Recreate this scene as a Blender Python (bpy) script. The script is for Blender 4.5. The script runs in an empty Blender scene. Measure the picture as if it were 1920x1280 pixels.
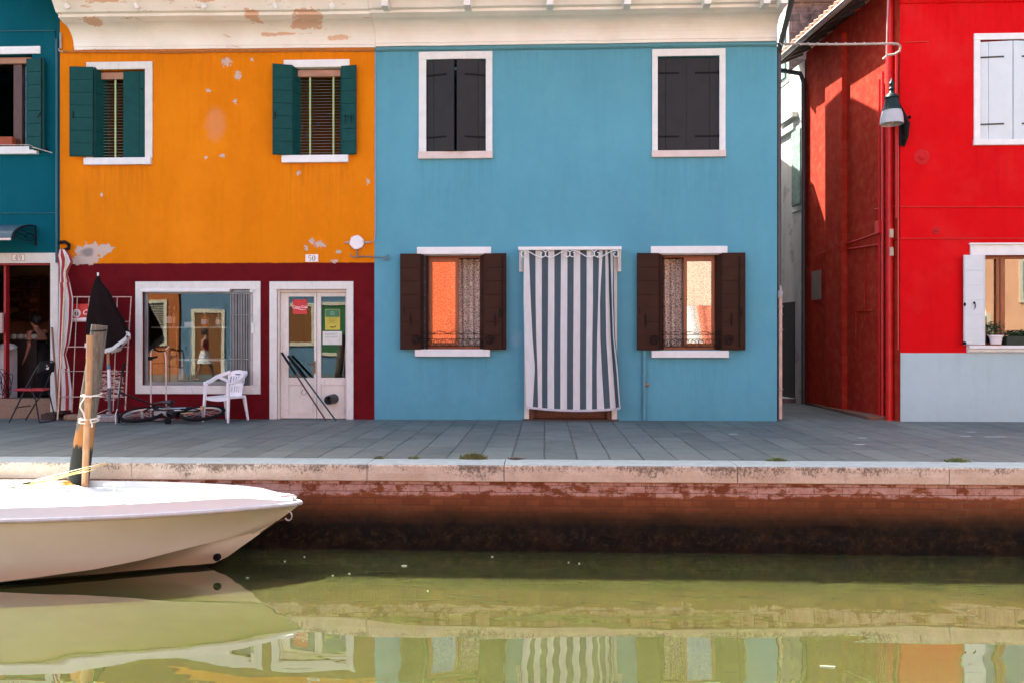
import bpy, math, random
from mathutils import Vector, Matrix, noise
RN = random.Random(11)
sc = bpy.context.scene
COL = sc.collection
PI = math.pi
V = Vector
# ------------------------------------------------------------------ camera model
FOC = 1540.0
CAM = V((0, -14.0, 1.336))
TH = math.radians(2.27)
CT, ST = math.cos(TH), math.sin(TH)
def P(px, py, Y=0.0):
    """photo pixel -> world point on the plane y = Y"""
    u = (px-960)/FOC; v = (640-py)/FOC
    dx = u*CT-ST; dy = u*ST+CT
    t = (Y-CAM.y)/dy
    return V((dx*t, Y, CAM.z+v*t))
def X(px, Y=0.0): return P(px, 640, Y).x
def Z(py, px=960, Y=0.0): return P(px, py, Y).z
def rect(x0, x1, y0, y1, Y=0.0):
    """pixel box (left,right,top,bottom) -> X0,X1,Z0,Z1"""
    a = P(x0, (y0+y1)/2, Y).x; b = P(x1, (y0+y1)/2, Y).x
    m = (x0+x1)/2
    return a, b, P(m, y1, Y).z, P(m, y0, Y).z

# ------------------------------------------------------------------ mesh builder
class MB:
    def __init__(s): s.v = []; s.f = []; s.m = []; s.xf = None; s.mi = 0
    def add(s, vs, fs):
        o = len(s.v)
        for p in vs:
            p = V(p)
            if s.xf is not None: p = s.xf @ p
            s.v.append(p)
        for f in fs: s.f.append([o+i for i in f]); s.m.append(s.mi)
        return s
    def box(s, x0, x1, y0, y1, z0, z1):
        if x0 > x1: x0, x1 = x1, x0
        if y0 > y1: y0, y1 = y1, y0
        if z0 > z1: z0, z1 = z1, z0
        return s.add([(x0,y0,z0),(x1,y0,z0),(x1,y1,z0),(x0,y1,z0),(x0,y0,z1),(x1,y0,z1),(x1,y1,z1),(x0,y1,z1)],
              [(0,3,2,1),(4,5,6,7),(0,1,5,4),(1,2,6,5),(2,3,7,6),(3,0,4,7)])
    def bar(s, a, b, w, h, up=(0,0,1)):
        a = V(a); b = V(b); d = (b-a).normalized(); u = V(up)
        if abs(d.dot(u)) > .98: u = V((0,1,0))
        r = d.cross(u).normalized()*w/2; q = r.normalized().cross(d).normalized()*h/2
        vs = [a-r-q, a+r-q, a+r+q, a-r+q, b-r-q, b+r-q, b+r+q, b-r+q]
        return s.add(vs, [(0,1,2,3),(7,6,5,4),(0,4,5,1),(1,5,6,2),(2,6,7,3),(3,7,4,0)])
    def tube(s, pts, r, n=8, closed=False, caps=True):
        pts = [V(p) for p in pts]; k = len(pts)
        rs = r if isinstance(r, (list, tuple)) else [r]*k
        vs = []; nrm = None
        for i, p in enumerate(pts):
            if closed: d = pts[(i+1) % k]-pts[i-1]
            else: d = pts[min(i+1, k-1)]-pts[max(i-1, 0)]
            if d.length < 1e-9: d = V((0,0,1))
            d.normalize()
            if nrm is None:
                nrm = d.orthogonal().normalized()
            else:
                nrm = (nrm-d*nrm.dot(d))
                nrm = nrm.normalized() if nrm.length > 1e-6 else d.orthogonal().normalized()
            b = d.cross(nrm)
            for j in range(n):
                a = 2*PI*j/n
                vs.append(p+(nrm*math.cos(a)+b*math.sin(a))*rs[i])
        fs = []
        for i in range(k if closed else k-1):
            i2 = (i+1) % k
            for j in range(n):
                fs.append((i*n+j, i*n+(j+1) % n, i2*n+(j+1) % n, i2*n+j))
        if caps and not closed:
            fs.append(tuple(range(n))[::-1]); fs.append(tuple((k-1)*n+j for j in range(n)))
        return s.add(vs, fs)
    def lathe(s, prof, c=(0,0,0), n=20, axis='z'):
        c = V(c); vs = []
        for r, h in prof:
            for j in range(n):
                a = 2*PI*j/n
                if axis == 'z': vs.append(c+V((r*math.cos(a), r*math.sin(a), h)))
                elif axis == 'y': vs.append(c+V((r*math.cos(a), h, r*math.sin(a))))
                else: vs.append(c+V((h, r*math.cos(a), r*math.sin(a))))
        fs = []; k = len(prof)
        for i in range(k-1):
            for j in range(n):
                fs.append((i*n+j, i*n+(j+1) % n, (i+1)*n+(j+1) % n, (i+1)*n+j))
        fs.append(tuple(range(n))[::-1]); fs.append(tuple((k-1)*n+j for j in range(n)))
        return s.add(vs, fs)
    def prismx(s, poly, x0, x1):
        """poly = [(y,z)...] extruded along x"""
        n = len(poly)
        vs = [(x0, y, z) for y, z in poly]+[(x1, y, z) for y, z in poly]
        fs = [tuple(range(n)), tuple(range(n, 2*n))[::-1]]+[(i, i+n, (i+1) % n+n, (i+1) % n) for i in range(n)]
        return s.add(vs, fs)
    def prismy(s, poly, y0, y1):
        """poly = [(x,z)...] extruded along y"""
        n = len(poly)
        vs = [(x, y0, z) for x, z in poly]+[(x, y1, z) for x, z in poly]
        fs = [tuple(range(n)), tuple(range(n, 2*n))[::-1]]+[(i, i+n, (i+1) % n+n, (i+1) % n) for i in range(n)]
        return s.add(vs, fs)
    def prismz(s, poly, z0, z1):
        n = len(poly)
        vs = [(x, y, z0) for x, y in poly]+[(x, y, z1) for x, y in poly]
        fs = [tuple(range(n)), tuple(range(n, 2*n))[::-1]]+[(i, i+n, (i+1) % n+n, (i+1) % n) for i in range(n)]
        return s.add(vs, fs)
    def grid(s, rows, closed=False):
        """rows of points -> quad sheet"""
        n = len(rows[0]); vs = [p for r in rows for p in r]; fs = []
        for i in range(len(rows)-1):
            for j in range(n if closed else n-1):
                j2 = (j+1) % n
                fs.append((i*n+j, i*n+j2, (i+1)*n+j2, (i+1)*n+j))
        return s.add(vs, fs)
    def build(s, name, mat, parent=None, smooth=False, bevel=0, segs=2):
        off = wloc(parent)
        me = bpy.data.meshes.new(name)
        me.from_pydata([p-off for p in s.v], [], s.f)
        mats = mat if isinstance(mat, (list, tuple)) else [mat]
        for m in mats: me.materials.append(m)
        import bmesh
        bm = bmesh.new(); bm.from_mesh(me)
        for i, f in enumerate(bm.faces): f.material_index = s.m[i] if len(mats) > 1 else 0
        bmesh.ops.recalc_face_normals(bm, faces=bm.faces)
        bm.to_mesh(me); bm.free()
        o = bpy.data.objects.new(name, me); COL.objects.link(o)
        if parent: o.parent = parent
        if smooth:
            for p in me.polygons: p.use_smooth = True
            try: me.set_sharp_from_angle(angle=math.radians(40))
            except Exception: pass
        if bevel:
            b = o.modifiers.new('bevel', 'BEVEL'); b.width = bevel; b.segments = segs
            b.limit_method = 'ANGLE'; b.angle_limit = math.radians(35); b.harden_normals = False
        return o
def split_build(mb, name, mat, parent=None, smooth=False, bevel=0):
    """one object per loose piece of the builder's mesh"""
    par = list(range(len(mb.v)))
    def fd(i):
        while par[i] != i: par[i] = par[par[i]]; i = par[i]
        return i
    for f in mb.f:
        r = fd(f[0])
        for i in f[1:]: par[fd(i)] = r
    groups = {}
    for k, f in enumerate(mb.f): groups.setdefault(fd(f[0]), []).append(k)
    outs = []
    for g in groups.values():
        q = MB(); ix = {}
        for k in g:
            ff = []
            for i in mb.f[k]:
                if i not in ix: ix[i] = len(q.v); q.v.append(mb.v[i])
                ff.append(ix[i])
            q.f.append(ff); q.m.append(mb.m[k])
        outs.append(q.build(name, mat, parent, smooth, bevel))
    return outs
def wloc(o):
    p = V((0,0,0))
    while o is not None: p = p+o.location; o = o.parent
    return p
def tag(o, label, cat, group=None):
    o['label'] = label; o['category'] = cat
    if group: o['group'] = group
    return o
def thing(name, label, cat, loc=(0,0,0), group=None):
    o = bpy.data.objects.new(name, None); COL.objects.link(o); o.location = loc
    o.empty_display_size = .1
    return tag(o, label, cat, group)
def struct(o): o['kind'] = 'structure'; return o

# ------------------------------------------------------------------ materials
class N:
    def __init__(s, name):
        s.m = bpy.data.materials.new(name); s.m.use_nodes = True
        s.t = s.m.node_tree; s.t.nodes.clear()
        s.out = s.t.nodes.new('ShaderNodeOutputMaterial')
    def n(s, typ, ins=None, **kw):
        x = s.t.nodes.new('ShaderNode'+typ)
        for k, v in kw.items(): setattr(x, k, v)
        for k, v in (ins or {}).items(): s.set(x.inputs[k], v)
        return x
    def set(s, sock, v):
        if isinstance(v, bpy.types.Node): v = v.outputs[0]
        if isinstance(v, bpy.types.NodeSocket): s.t.links.new(v, sock)
        else:
            if isinstance(v, (tuple, list)) and len(v) == 3 and sock.type == 'RGBA': v = (*v, 1)
            sock.default_value = v
    def pos(s, scale=(1,1,1), loc=(0,0,0)):
        g = s.n('NewGeometry')
        return s.n('Mapping', {'Vector': g.outputs['Position'], 'Scale': scale, 'Location': loc}).outputs[0]
    def noise(s, sc_, det=4, rough=.55, vec=None, dist=0):
        x = s.n('TexNoise', {'Vector': vec if vec is not None else s.pos(), 'Scale': sc_, 'Detail': det, 'Roughness': rough, 'Distortion': dist})
        return x.outputs[0]
    def math(s, op, a, b=0.0, c=0.0, clamp=False):
        x = s.n('Math', operation=op, use_clamp=clamp)
        for i, v in enumerate((a, b, c)): s.set(x.inputs[i], v)
        return x.outputs[0]
    def mix(s, fac, a, b, mode='MIX'):
        x = s.n('MixRGB', {'Fac': fac, 'Color1': a, 'Color2': b}, blend_type=mode)
        return x.outputs[0]
    def ramp(s, v, a, b, lo=0.0, hi=1.0):
        x = s.n('MapRange', {'Value': v, 'From Min': a, 'From Max': b, 'To Min': lo, 'To Max': hi})
        x.clamp = True
        return x.outputs[0]
    def sep(s):
        g = s.n('NewGeometry'); return s.n('SeparateXYZ', {'Vector': g.outputs['Position']}).outputs
    def bump(s, h, strength=.3, dist=.01):
        return s.n('Bump', {'Height': h, 'Strength': strength, 'Distance': dist}).outputs[0]
    def principled(s, **kw):
        x = s.n('BsdfPrincipled')
        for k, v in kw.items(): s.set(x.inputs[k.replace('_', ' ')], v)
        s.t.links.new(x.outputs[0], s.out.inputs[0]); return x
    def patch(s, cx, cz, rx, rz, nz=.5, k=7.0, edge=.06, seed=0.0):
        """irregular patch mask on an x/z wall"""
        o = s.sep()
        dx = s.math('DIVIDE', s.math('SUBTRACT', o[0], cx), rx)
        dz = s.math('DIVIDE', s.math('SUBTRACT', o[2], cz), rz)
        r = s.math('SQRT', s.math('ADD', s.math('MULTIPLY', dx, dx), s.math('MULTIPLY', dz, dz)))
        nn = s.noise(k, 5, .6, s.pos(loc=(seed, seed*1.7, seed*.3)))
        rr = s.math('ADD', r, s.math('MULTIPLY', s.math('SUBTRACT', nn, .5), nz*4))
        return s.ramp(rr, 1+edge, 1-edge)

def simple(name, col, rough=.6, var=.12, sc_=6, bump=0, bsc=60, metal=0, spec=.5, coat=0, bdist=.004):
    s = N(name)
    n1 = s.noise(sc_, 5, .6)
    c = s.mix(s.ramp(n1, .3, .7), tuple(max(0, x*(1-var)) for x in col), tuple(min(1, x*(1+var)) for x in col))
    kw = dict(Base_Color=c, Roughness=s.ramp(s.noise(sc_*2, 3), .3, .7, max(0, rough-.07), min(1, rough+.07)), Metallic=metal, Specular_IOR_Level=spec, Coat_Weight=coat)
    if bump: kw['Normal'] = s.bump(s.noise(bsc, 5, .6), bump, bdist)
    s.principled(**kw); return s.m

def stucco(name, col, var=.1, extra=None, bump=.35, dirt=.25, grime=(.12,.10,.09)):
    s = N(name)
    big = s.noise(.9, 5, .62, s.pos((1,1,.6)))
    med = s.noise(5.5, 6, .7)
    fine = s.noise(120, 3, .6)
    streak = s.noise(3.0, 5, .6, s.pos((2.2,2.2,.22)))
    c0 = tuple(x*(1-var) for x in col); c1 = tuple(min(1, x*(1+var*.8)+.004) for x in col)
    c = s.mix(s.ramp(big, .3, .7), c0, c1)
    c = s.mix(s.math('MULTIPLY', s.ramp(med, .45, .8), .25), c, tuple(min(1, x*1.12+.012) for x in col))
    c = s.mix(s.math('MULTIPLY', s.ramp(streak, .52, .8), dirt), c, tuple(x*.55 for x in col))
    c = s.mix(s.math('MULTIPLY', s.ramp(fine, .3, .75), .18), c, tuple(x*.8 for x in col))
    # splash dirt at the foot of the wall
    foot = s.math('MULTIPLY', s.ramp(s.math('ADD', s.sep()[2], s.math('MULTIPLY', med, .5)), .75, .15), .35)
    c = s.mix(foot, c, tuple(x*.7+g*.06 for x, g in zip(col, grime)))
    if extra: c = extra(s, c)
    h = s.math('ADD', s.math('MULTIPLY', s.noise(55, 5, .7), .6), s.math('MULTIPLY', med, 1.6))
    s.principled(Base_Color=c, Roughness=.92, Specular_IOR_Level=.06, Normal=s.bump(h, bump, .008))
    return s.m
def drip(s, c, px0, px1, py, ln, amt, col):
    o = s.sep(); a = P(px0, py); b = P(px1, py)
    mx_ = s.math('MULTIPLY', s.ramp(o[0], a.x-.03, a.x+.03), s.ramp(o[0], b.x+.03, b.x-.03))
    mz_ = s.math('MULTIPLY', s.ramp(o[2], a.z-ln, a.z), s.ramp(o[2], a.z+.02, a.z))
    n_ = s.ramp(s.noise(11, 6, .75, s.pos((1.3,1,.09), (px0*.01,0,0))), .44, .72)
    k_ = s.math('MULTIPLY', s.math('MULTIPLY', mx_, mz_), s.math('MULTIPLY', n_, amt))
    return s.mix(k_, c, col)
def px_patch(s, px, py, rpx, rpy, **k):
    p = P(px, py); return s.patch(p.x, p.z, rpx/110, rpy/110, **k)

def orange_extra(s, c):
    red = (.118, .0075, .0105)
    zb = Z(493.5, 400)
    # dark red dado with its own mottling
    rn = s.noise(3.2, 6, .7); rf = s.noise(16, 5, .7)
    rc = s.mix(s.ramp(rn, .3, .75), tuple(x*.8 for x in red), tuple(x*1.25 for x in red))
    rc = s.mix(s.math('MULTIPLY', s.ramp(rf, .62, .8), .25), rc, (.22, .06, .05))
    edge = s.math('ADD', s.sep()[2], s.math('MULTIPLY', s.math('SUBTRACT', s.noise(7, 4), .5), .025))
    c = s.mix(s.ramp(edge, zb+.006, zb-.006), c, rc)
    pl = (.50, .42, .36)
    up = s.ramp(s.sep()[2], zb, zb+.02)
    bm_ = s.math('MULTIPLY', s.math('MULTIPLY', s.ramp(s.noise(1.1, 7, .72, s.pos((1,1,.8), (7,1,2))), .46, .74), .42), up)
    c = s.mix(bm_, c, (.50, .125, .004))
    sp_ = s.math('MULTIPLY', s.math('MULTIPLY', s.ramp(s.noise(38, 5, .8), .66, .72), .5), up)
    c = s.mix(sp_, c, (.60, .26, .05))
    for px, py, rx, ry, sd in [(167,474,24,15,0), (198,467,17,7,3), (150,489,24,7,5), (425,118,7,7,8), (446,142,5,7,10), (601,459,9,5,13),
                          (585,453,4,5,15), (574,466,3,5,17), (627,490,5,3,20), (441,190,3,4,23), (390,170,4,3,26), (687,113,.01,.01,1),
                          (635,473,4,3,29), (418,292,5,3,31), (190,366,3,3,34), (386,296,3,3,38), (560,325,4,3,41), (472,113,3,3,44), (690,340,3,4,47)]:
        if rx < 1: continue
        c = s.mix(px_patch(s, px, py, rx*1.15, ry*1.15, nz=(.6 if rx > 12 else .95), k=(9 if rx > 12 else 24), seed=sd, edge=.05), c, pl)
    c = s.mix(px_patch(s, 163, 474, 14, 8, nz=.5, k=8, seed=50, edge=.3), c, (.25, .23, .21))
    c = s.mix(s.math('MULTIPLY', px_patch(s, 404, 233, 17, 30, nz=.35, k=6, seed=60, edge=.35), .55), c, (.60, .26, .12))
    m = s.math('MULTIPLY', s.ramp(s.noise(14, 6, .75, s.pos(loc=(4,2,9))), .745, .76), s.ramp(s.sep()[2], zb, zb+.02))
    c = s.mix(m, c, pl)
    c = drip(s, c, 160, 285, 311, 1.1, .55, (.30,.09,.012)); c = drip(s, c, 530, 654, 307, 1.0, .55, (.30,.09,.012)); c = drip(s, c, 120, 700, 100, .9, .35, (.34,.10,.012))
    # scuffed white square behind the parasol
    sq = s.math('MULTIPLY', px_patch(s, 208, 722, 26, 30, nz=.12, k=6, seed=70), s.ramp(s.noise(13, 6, .8, s.pos((.5,1,2.2))), .49, .53))
    c = s.mix(s.math('MULTIPLY', sq, .85), c, (.62, .52, .45))
    # pale scrapes along the foot
    scr = s.math('MULTIPLY', s.ramp(s.noise(22, 6, .8), .70, .74), s.ramp(s.sep()[2], .5, .0))
    return s.mix(scr, c, (.42, .30, .27))
def blue_extra(s, c):
    for d_ in ((784,924,299,1.3),(1222,1361,296,1.3),(779,919,669,.9),(1221,1365,671,.9),(705,1455,95,.8)): c = drip(s, c, *d_, .38, (.05,.17,.215))
    m = s.ramp(s.noise(.55, 4, .6, s.pos(loc=(9,0,3))), .45, .75)
    c = s.mix(s.math('MULTIPLY', m, .22), c, (.075, .235, .36))
    rp_ = s.math('MULTIPLY', s.ramp(s.noise(2.4, 8, .78, s.pos((1,1,.7), (3,8,1))), .52, .72), .16)
    c = s.mix(rp_, c, (.17, .40, .44))
    st_ = s.math('MULTIPLY', s.math('MULTIPLY', s.ramp(s.noise(6, 6, .7, s.pos((1.6,1,.10), (1,0,5))), .56, .78), .22), s.ramp(s.sep()[2], 2.4, .2))
    c = s.mix(st_, c, (.05, .17, .21))
    for px, py, rx, ry, sd in [(970,635,9,14,2), (1182,583,1.6,1.6,5)]:
        k = px_patch(s, px, py, rx, ry, nz=.3, k=9, seed=sd, edge=.5)
        c = s.mix(s.math('MULTIPLY', k, .35), c, (.25, .38, .45))
    m2 = s.math('MULTIPLY', s.ramp(s.noise(10, 6, .8, s.pos((1,1,.5))), .70, .78), s.ramp(s.sep()[2], 1.1, .0, 0, .5))
    return s.mix(m2, c, (.3, .42, .46))
def red_extra(s, c):
    c = drip(s, c, 1690, 1915, 12, 1.4, .4, (.30,.004,.006)); c = drip(s, c, 1825, 1915, 275, 1.2, .45, (.30,.004,.006))
    m = s.math('MULTIPLY', s.ramp(s.noise(1.3, 5, .65, s.pos(loc=(2,7,1))), .48, .8), .5)
    return s.mix(m, c, (.60, .035, .03))

M = {}
M['orange'] = stucco('orange_stucco', (.70, .215, .004), .10, orange_extra)
M['blue'] = stucco('blue_stucco', (.102, .335, .425), .07, blue_extra, dirt=.14)
M['teal'] = stucco('teal_stucco', (.001, .092, .125), .12)
M['red'] = stucco('red_stucco', (.62, .004, .007), .07, red_extra, dirt=.18)
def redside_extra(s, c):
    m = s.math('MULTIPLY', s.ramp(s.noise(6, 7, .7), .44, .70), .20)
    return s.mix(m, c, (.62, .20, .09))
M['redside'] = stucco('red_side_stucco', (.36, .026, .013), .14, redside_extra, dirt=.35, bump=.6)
M['dado'] = stucco('pale_grey_dado', (.41, .57, .60), .05)
def pale_extra(s, c):
    m = s.ramp(s.noise(2.2, 6, .75, s.pos((1,1,.6))), .54, .62)
    c = s.mix(s.math('MULTIPLY', m, .6), c, (.22, .21, .20))
    # old dark-blotched, unpainted blockwork on the south face above the roof
    bx = s.n('TexBrick', {'Vector': s.n('CombineXYZ', {'X': s.sep()[0], 'Y': s.sep()[2]}).outputs[0], 'Color1': (.22,.19,.18,1), 'Color2': (.13,.12,.12,1), 'Mortar': (.30,.27,.25,1), 'Scale': 1.0, 'Mortar Size': .008, 'Brick Width': .42, 'Row Height': .2})
    n2 = s.mix(s.ramp(s.noise(2.6, 6, .7), .32, .66), (.03,.03,.035), bx.outputs[0])
    nrm = s.n('SeparateXYZ', {'Vector': s.n('NewGeometry').outputs['Normal']}).outputs[1]
    return s.mix(s.ramp(nrm, -.6, -.8), c, n2)
M['pale'] = stucco('weathered_white_stucco', (.60, .57, .54), .1, pale_extra, dirt=.5)
def cornice_mat(name, worn):
    s = N(name)
    c = s.mix(s.ramp(s.noise(1.4, 5, .6), .3, .7), (.72,.72,.65), (.83,.86,.80))
    if worn:
        fl = s.ramp(s.math('ADD', s.noise(5.5, 8, .75, s.pos((.5,1,2.2), (1.3,0,0))), s.ramp(s.sep()[2], 6.7, 6.95, 0, .045)), .63, .64)
        c = s.mix(fl, c, (.60,.42,.31))
        for fx, fy, rx, ry, sd in ((468,22,13,8,3),(572,24,26,10,9),(550,30,20,5,15),(620,48,22,4,21),(160,30,14,4,27),(520,42,22,2.5,33),(480,43,18,3,39),(200,4,30,3,45),(390,2,18,3,51)):
            q_ = P(fx, fy, -.62); c = s.mix(s.patch(q_.x, q_.z, rx/115, ry/115, nz=.7, k=11, edge=.05, seed=sd), c, (.66,.46,.33))
        cr = s.ramp(s.math('ADD', s.noise(14, 8, .82, s.pos((.2,1,3.2), (3,3,3))), s.ramp(s.sep()[2], 6.75, 7.05, -.02, .05)), .655, .67)
        c = s.mix(s.math('MULTIPLY', cr, .75), c, (.16,.13,.11))
    else:
        cr = s.ramp(s.noise(9, 7, .8, s.pos((.4,1,2))), .74, .77)
        c = s.mix(s.math('MULTIPLY', cr, .4), c, (.35,.28,.24))
    s.principled(Base_Color=c, Roughness=.8, Specular_IOR_Level=.3, Normal=s.bump(s.noise(30, 6, .7), .25, .006))
    return s.m
M['cornice_worn'] = cornice_mat('flaking_cream_paint', True)
M['cornice'] = cornice_mat('cream_paint', False)
def stone_white(name, col, chips):
    s = N(name)
    c = s.mix(s.ramp(s.noise(7, 6, .65), .3, .7), tuple(x*.88 for x in col), col)
    c = s.mix(s.math('MULTIPLY', s.ramp(s.noise(23, 7, .8), .62, .68), chips), c, (.42,.33,.28))
    c = s.mix(s.math('MULTIPLY', s.ramp(s.noise(9, 5, .7, s.pos((3,3,.4))), .55, .8), chips*.6), c, (.34,.30,.27))
    s.principled(Base_Color=c, Roughness=.7, Specular_IOR_Level=.35, Normal=s.bump(s.noise(40, 6, .7), .3, .004))
    return s.m
M['white'] = stone_white('white_painted_stone', (.74,.79,.77), .35)
M['white_clean'] = stone_white('clean_white_paint', (.78,.83,.81), .08)
M['white_worn'] = stone_white('worn_white_paint', (.69,.72,.67), .9)
M['sill'] = stone_white('pinkish_sill_stone', (.68,.60,.55), .5)
M['green_wood'] = simple('dark_green_shutter_paint', (.006,.060,.056), .6, .15, 9, .25, 45, spec=.12)
M['grey_wood'] = simple('charcoal_shutter_paint', (.028,.030,.031), .6, .12, 5, .2, 45, spec=.15)
M['brown_wood'] = simple('brown_shutter_paint', (.036,.015,.009), .6, .18, 6, .25, 45, spec=.12)
M['pale_wood'] = simple('pale_grey_shutter_paint', (.58,.68,.70), .5, .04, 5, .12, 45)
M['iron'] = simple('black_iron', (.006,.006,.007), .6, .2, 20, .2, 90, spec=.12)
def woodgrain(name, a, b, sc_=(14,14,1.2), rough=.4):
    s = N(name)
    n1 = s.noise(3, 6, .65, s.pos(sc_), .6)
    s.principled(Base_Color=s.mix(s.ramp(n1, .3, .7), a, b), Roughness=rough, Normal=s.bump(n1, .2, .003)); return s.m
M['varnish'] = woodgrain('varnished_brown_frame', (.16,.04,.010), (.30,.085,.02))
M['darkframe'] = woodgrain('dark_brown_frame', (.045,.018,.010), (.10,.04,.02))
M['box_wood'] = woodgrain('shutter_box_wood', (.28,.13,.06), (.42,.22,.12), (1.2,14,14))
M['blind'] = simple('venetian_blind_slats', (.26,.27,.17), .5, .1)
M['blind_tape'] = simple('green_blind_tape', (.34,.46,.20), .7, .1)
M['lightcurtain'] = simple('pale_blue_curtain', (.50,.62,.72), .9, .08)
M['conduit'] = simple('grey_conduit', (.38,.34,.31), .55, .15)
M['orange_cable'] = simple('painted_cable', (.40,.16,.03), .6, .2, 20)
M['blue_cable'] = simple('blue_painted_cable', (.08,.26,.31), .6, .1, 20)
M['teal_cable'] = simple('teal_painted_pipe', (.002,.10,.14), .5, .1, 20)
M['red_pipe'] = simple('red_painted_pipe', (.55,.006,.008), .4, .15, 8)
M['dark_pipe'] = simple('dark_downpipe', (.035,.042,.045), .45, .15, 8)
M['gutter'] = simple('grey_gutter', (.30,.28,.26), .5, .2, 8)
M['plastic'] = simple('white_plastic', (.74,.74,.75), .35, .04, 9)
M['chrome'] = simple('bare_steel', (.50,.50,.50), .35, .1, 9, metal=.55)
M['rubber'] = simple('black_rubber', (.007,.007,.008), .8, .2, 9, spec=.15)
M['blackpaint'] = simple('black_paint', (.008,.008,.009), .45, .1, spec=.3)
M['terracotta'] = None
def tile_mat():
    s = N('terracotta_roof_tile')
    c = s.mix(s.ramp(s.noise(5, 6, .7), .3, .7), (.30,.15,.09), (.52,.34,.24))
    c = s.mix(s.ramp(s.noise(14, 5, .7), .55, .7, 0, .6), c, (.16,.14,.11))
    s.principled(Base_Color=c, Roughness=.9, Normal=s.bump(s.noise(40, 5), .4, .006)); return s.m
M['tile'] = tile_mat()
def glass(name, ior, wave=.006):
    s = N(name)
    b = s.bump(s.noise(2.2, 2, .4), .06, wave)
    fr = s.n('Fresnel', {'IOR': ior, 'Normal': b})
    gl = s.n('BsdfGlossy', {'Roughness': .003, 'Color': (1,1,1,1), 'Normal': b})
    tr = s.n('BsdfTransparent', {'Color': (.86,.89,.88,1)})
    mx = s.n('MixShader', {0: fr.outputs[0]})
    s.t.links.new(tr.outputs[0], mx.inputs[1]); s.t.links.new(gl.outputs[0], mx.inputs[2])
    s.t.links.new(mx.outputs[0], s.out.inputs[0]); return s.m
M['glass'] = glass('window_glass', 1.52)
M['glass2'] = glass('double_glazing', 2.15, .004)
def lace():
    s = N('lace_curtain_fabric')
    ds = s.pos((1,0,1))
    w = s.n('Mapping', {'Vector': ds, 'Scale': (1,1,1)}).outputs[0]
    nv = s.n('TexNoise', {'Vector': w, 'Scale': 14.0, 'Detail': 2.0})
    wv = s.n('MixRGB', {'Fac': .05, 'Color1': w, 'Color2': nv.outputs['Color']}).outputs[0]
    v1 = s.n('TexVoronoi', {'Vector': wv, 'Scale': 24.0}, feature='DISTANCE_TO_EDGE').outputs[0]
    v2 = s.n('TexVoronoi', {'Vector': wv, 'Scale': 13.0}, feature='F1').outputs[0]
    rings = s.math('ABSOLUTE', s.math('SINE', s.math('MULTIPLY', v2, 34)))
    m = s.math('MAXIMUM', s.ramp(v1, .14, .06), s.ramp(rings, .62, .9))
    m = s.math('MAXIMUM', m, .12)
    d = s.n('BsdfDiffuse', {'Color': (.62,.53,.44,1)})
    tl = s.n('BsdfTransparent')
    mx = s.n('MixShader', {0: m}); s.t.links.new(tl.outputs[0], mx.inputs[1]); s.t.links.new(d.outputs[0], mx.inputs[2])
    s.t.links.new(mx.outputs[0], s.out.inputs[0]); return s.m
M['lace'] = lace()

# pavement : grey trachyte slabs, long joints running across to the canal
def paving():
    s = N('trachyte_paving'); o = s.sep()
    wob = s.math('MULTIPLY', s.math('SUBTRACT', s.noise(.8, 3), .5), .035)
    vec = s.n('CombineXYZ', {'X': o[1], 'Y': s.math('ADD', o[0], wob), 'Z': 0.0}).outputs[0]
    br = s.n('TexBrick', {'Vector': vec, 'Color1': (1,1,1,1), 'Color2': (.0,.0,.0,1), 'Mortar': (.5,.5,.5,1), 'Scale': 1.0, 'Mortar Size': .013, 'Mortar Smooth': .3, 'Brick Width': .93, 'Row Height': .375, 'Bias': 0.0})
    br.offset = .37; br.offset_frequency = 3; br.squash = 1.3; br.squash_frequency = 2
    per = s.math('ADD', .1, s.math('MULTIPLY', br.outputs[0], .0))
    c = s.mix(s.ramp(br.outputs[0], 0, 1), (.070,.096,.088), (.120,.152,.138))
    c = s.mix(s.ramp(s.noise(2.0, 6, .7), .35, .7, 0, .55), c, (.155,.170,.150))
    c = s.mix(s.ramp(s.noise(90, 4, .7), .35, .7, 0, .3), c, (.06,.068,.072))
    c = s.mix(s.ramp(s.noise(.6, 4, .7, s.pos(loc=(4,4,0))), .5, .75, 0, .4), c, (.10,.088,.08))
    jv = s.ramp(s.noise(2.5, 4), .35, .65, .35, 1)
    c = s.mix(s.math('MULTIPLY', br.outputs[1], jv), c, (.022,.026,.028))
    h = s.math('SUBTRACT', s.math('MULTIPLY', s.noise(60, 5, .7), .25), br.outputs[1])
    s.principled(Base_Color=c, Roughness=s.ramp(s.noise(3, 4), .3, .7, .52, .72), Specular_IOR_Level=.4, Normal=s.bump(h, .5, .005)); return s.m
M['paving'] = paving()
def coping():
    s = N('istrian_stone_coping'); o = s.sep()
    c = s.mix(s.ramp(s.noise(3.5, 6, .7), .3, .7), (.48,.41,.31), (.66,.62,.52))
    c = s.mix(s.ramp(s.noise(30, 6, .7), .4, .75, 0, .5), c, (.42,.30,.23))
    # lichen specks, denser towards the upper arris
    up = s.ramp(o[2], -.17, -.01, .0, .12)
    li = s.ramp(s.math('ADD', s.math('MULTIPLY', s.noise(46, 8, .85, s.pos((1,1,.7))), .6), s.math('ADD', up, s.math('MULTIPLY', s.noise(1.7, 4, .7), .42))), .60, .66)
    c = s.mix(s.math('MULTIPLY', li, .85), c, (.085,.06,.04))
    nz = s.n('SeparateXYZ', {'Vector': s.n('NewGeometry').outputs['Normal']}).outputs[2]
    top = s.mix(s.ramp(s.noise(8, 6, .7), .3, .7), (.22,.265,.26), (.31,.36,.34))  # top faces darker and bluer: the kerb's shade is put into the colour
    c = s.mix(s.ramp(nz, .5, .8), c, top)
    s.principled(Base_Color=c, Roughness=.8, Normal=s.bump(s.noise(45, 7, .75), .5, .01)); return s.m
M['coping'] = coping()
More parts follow.
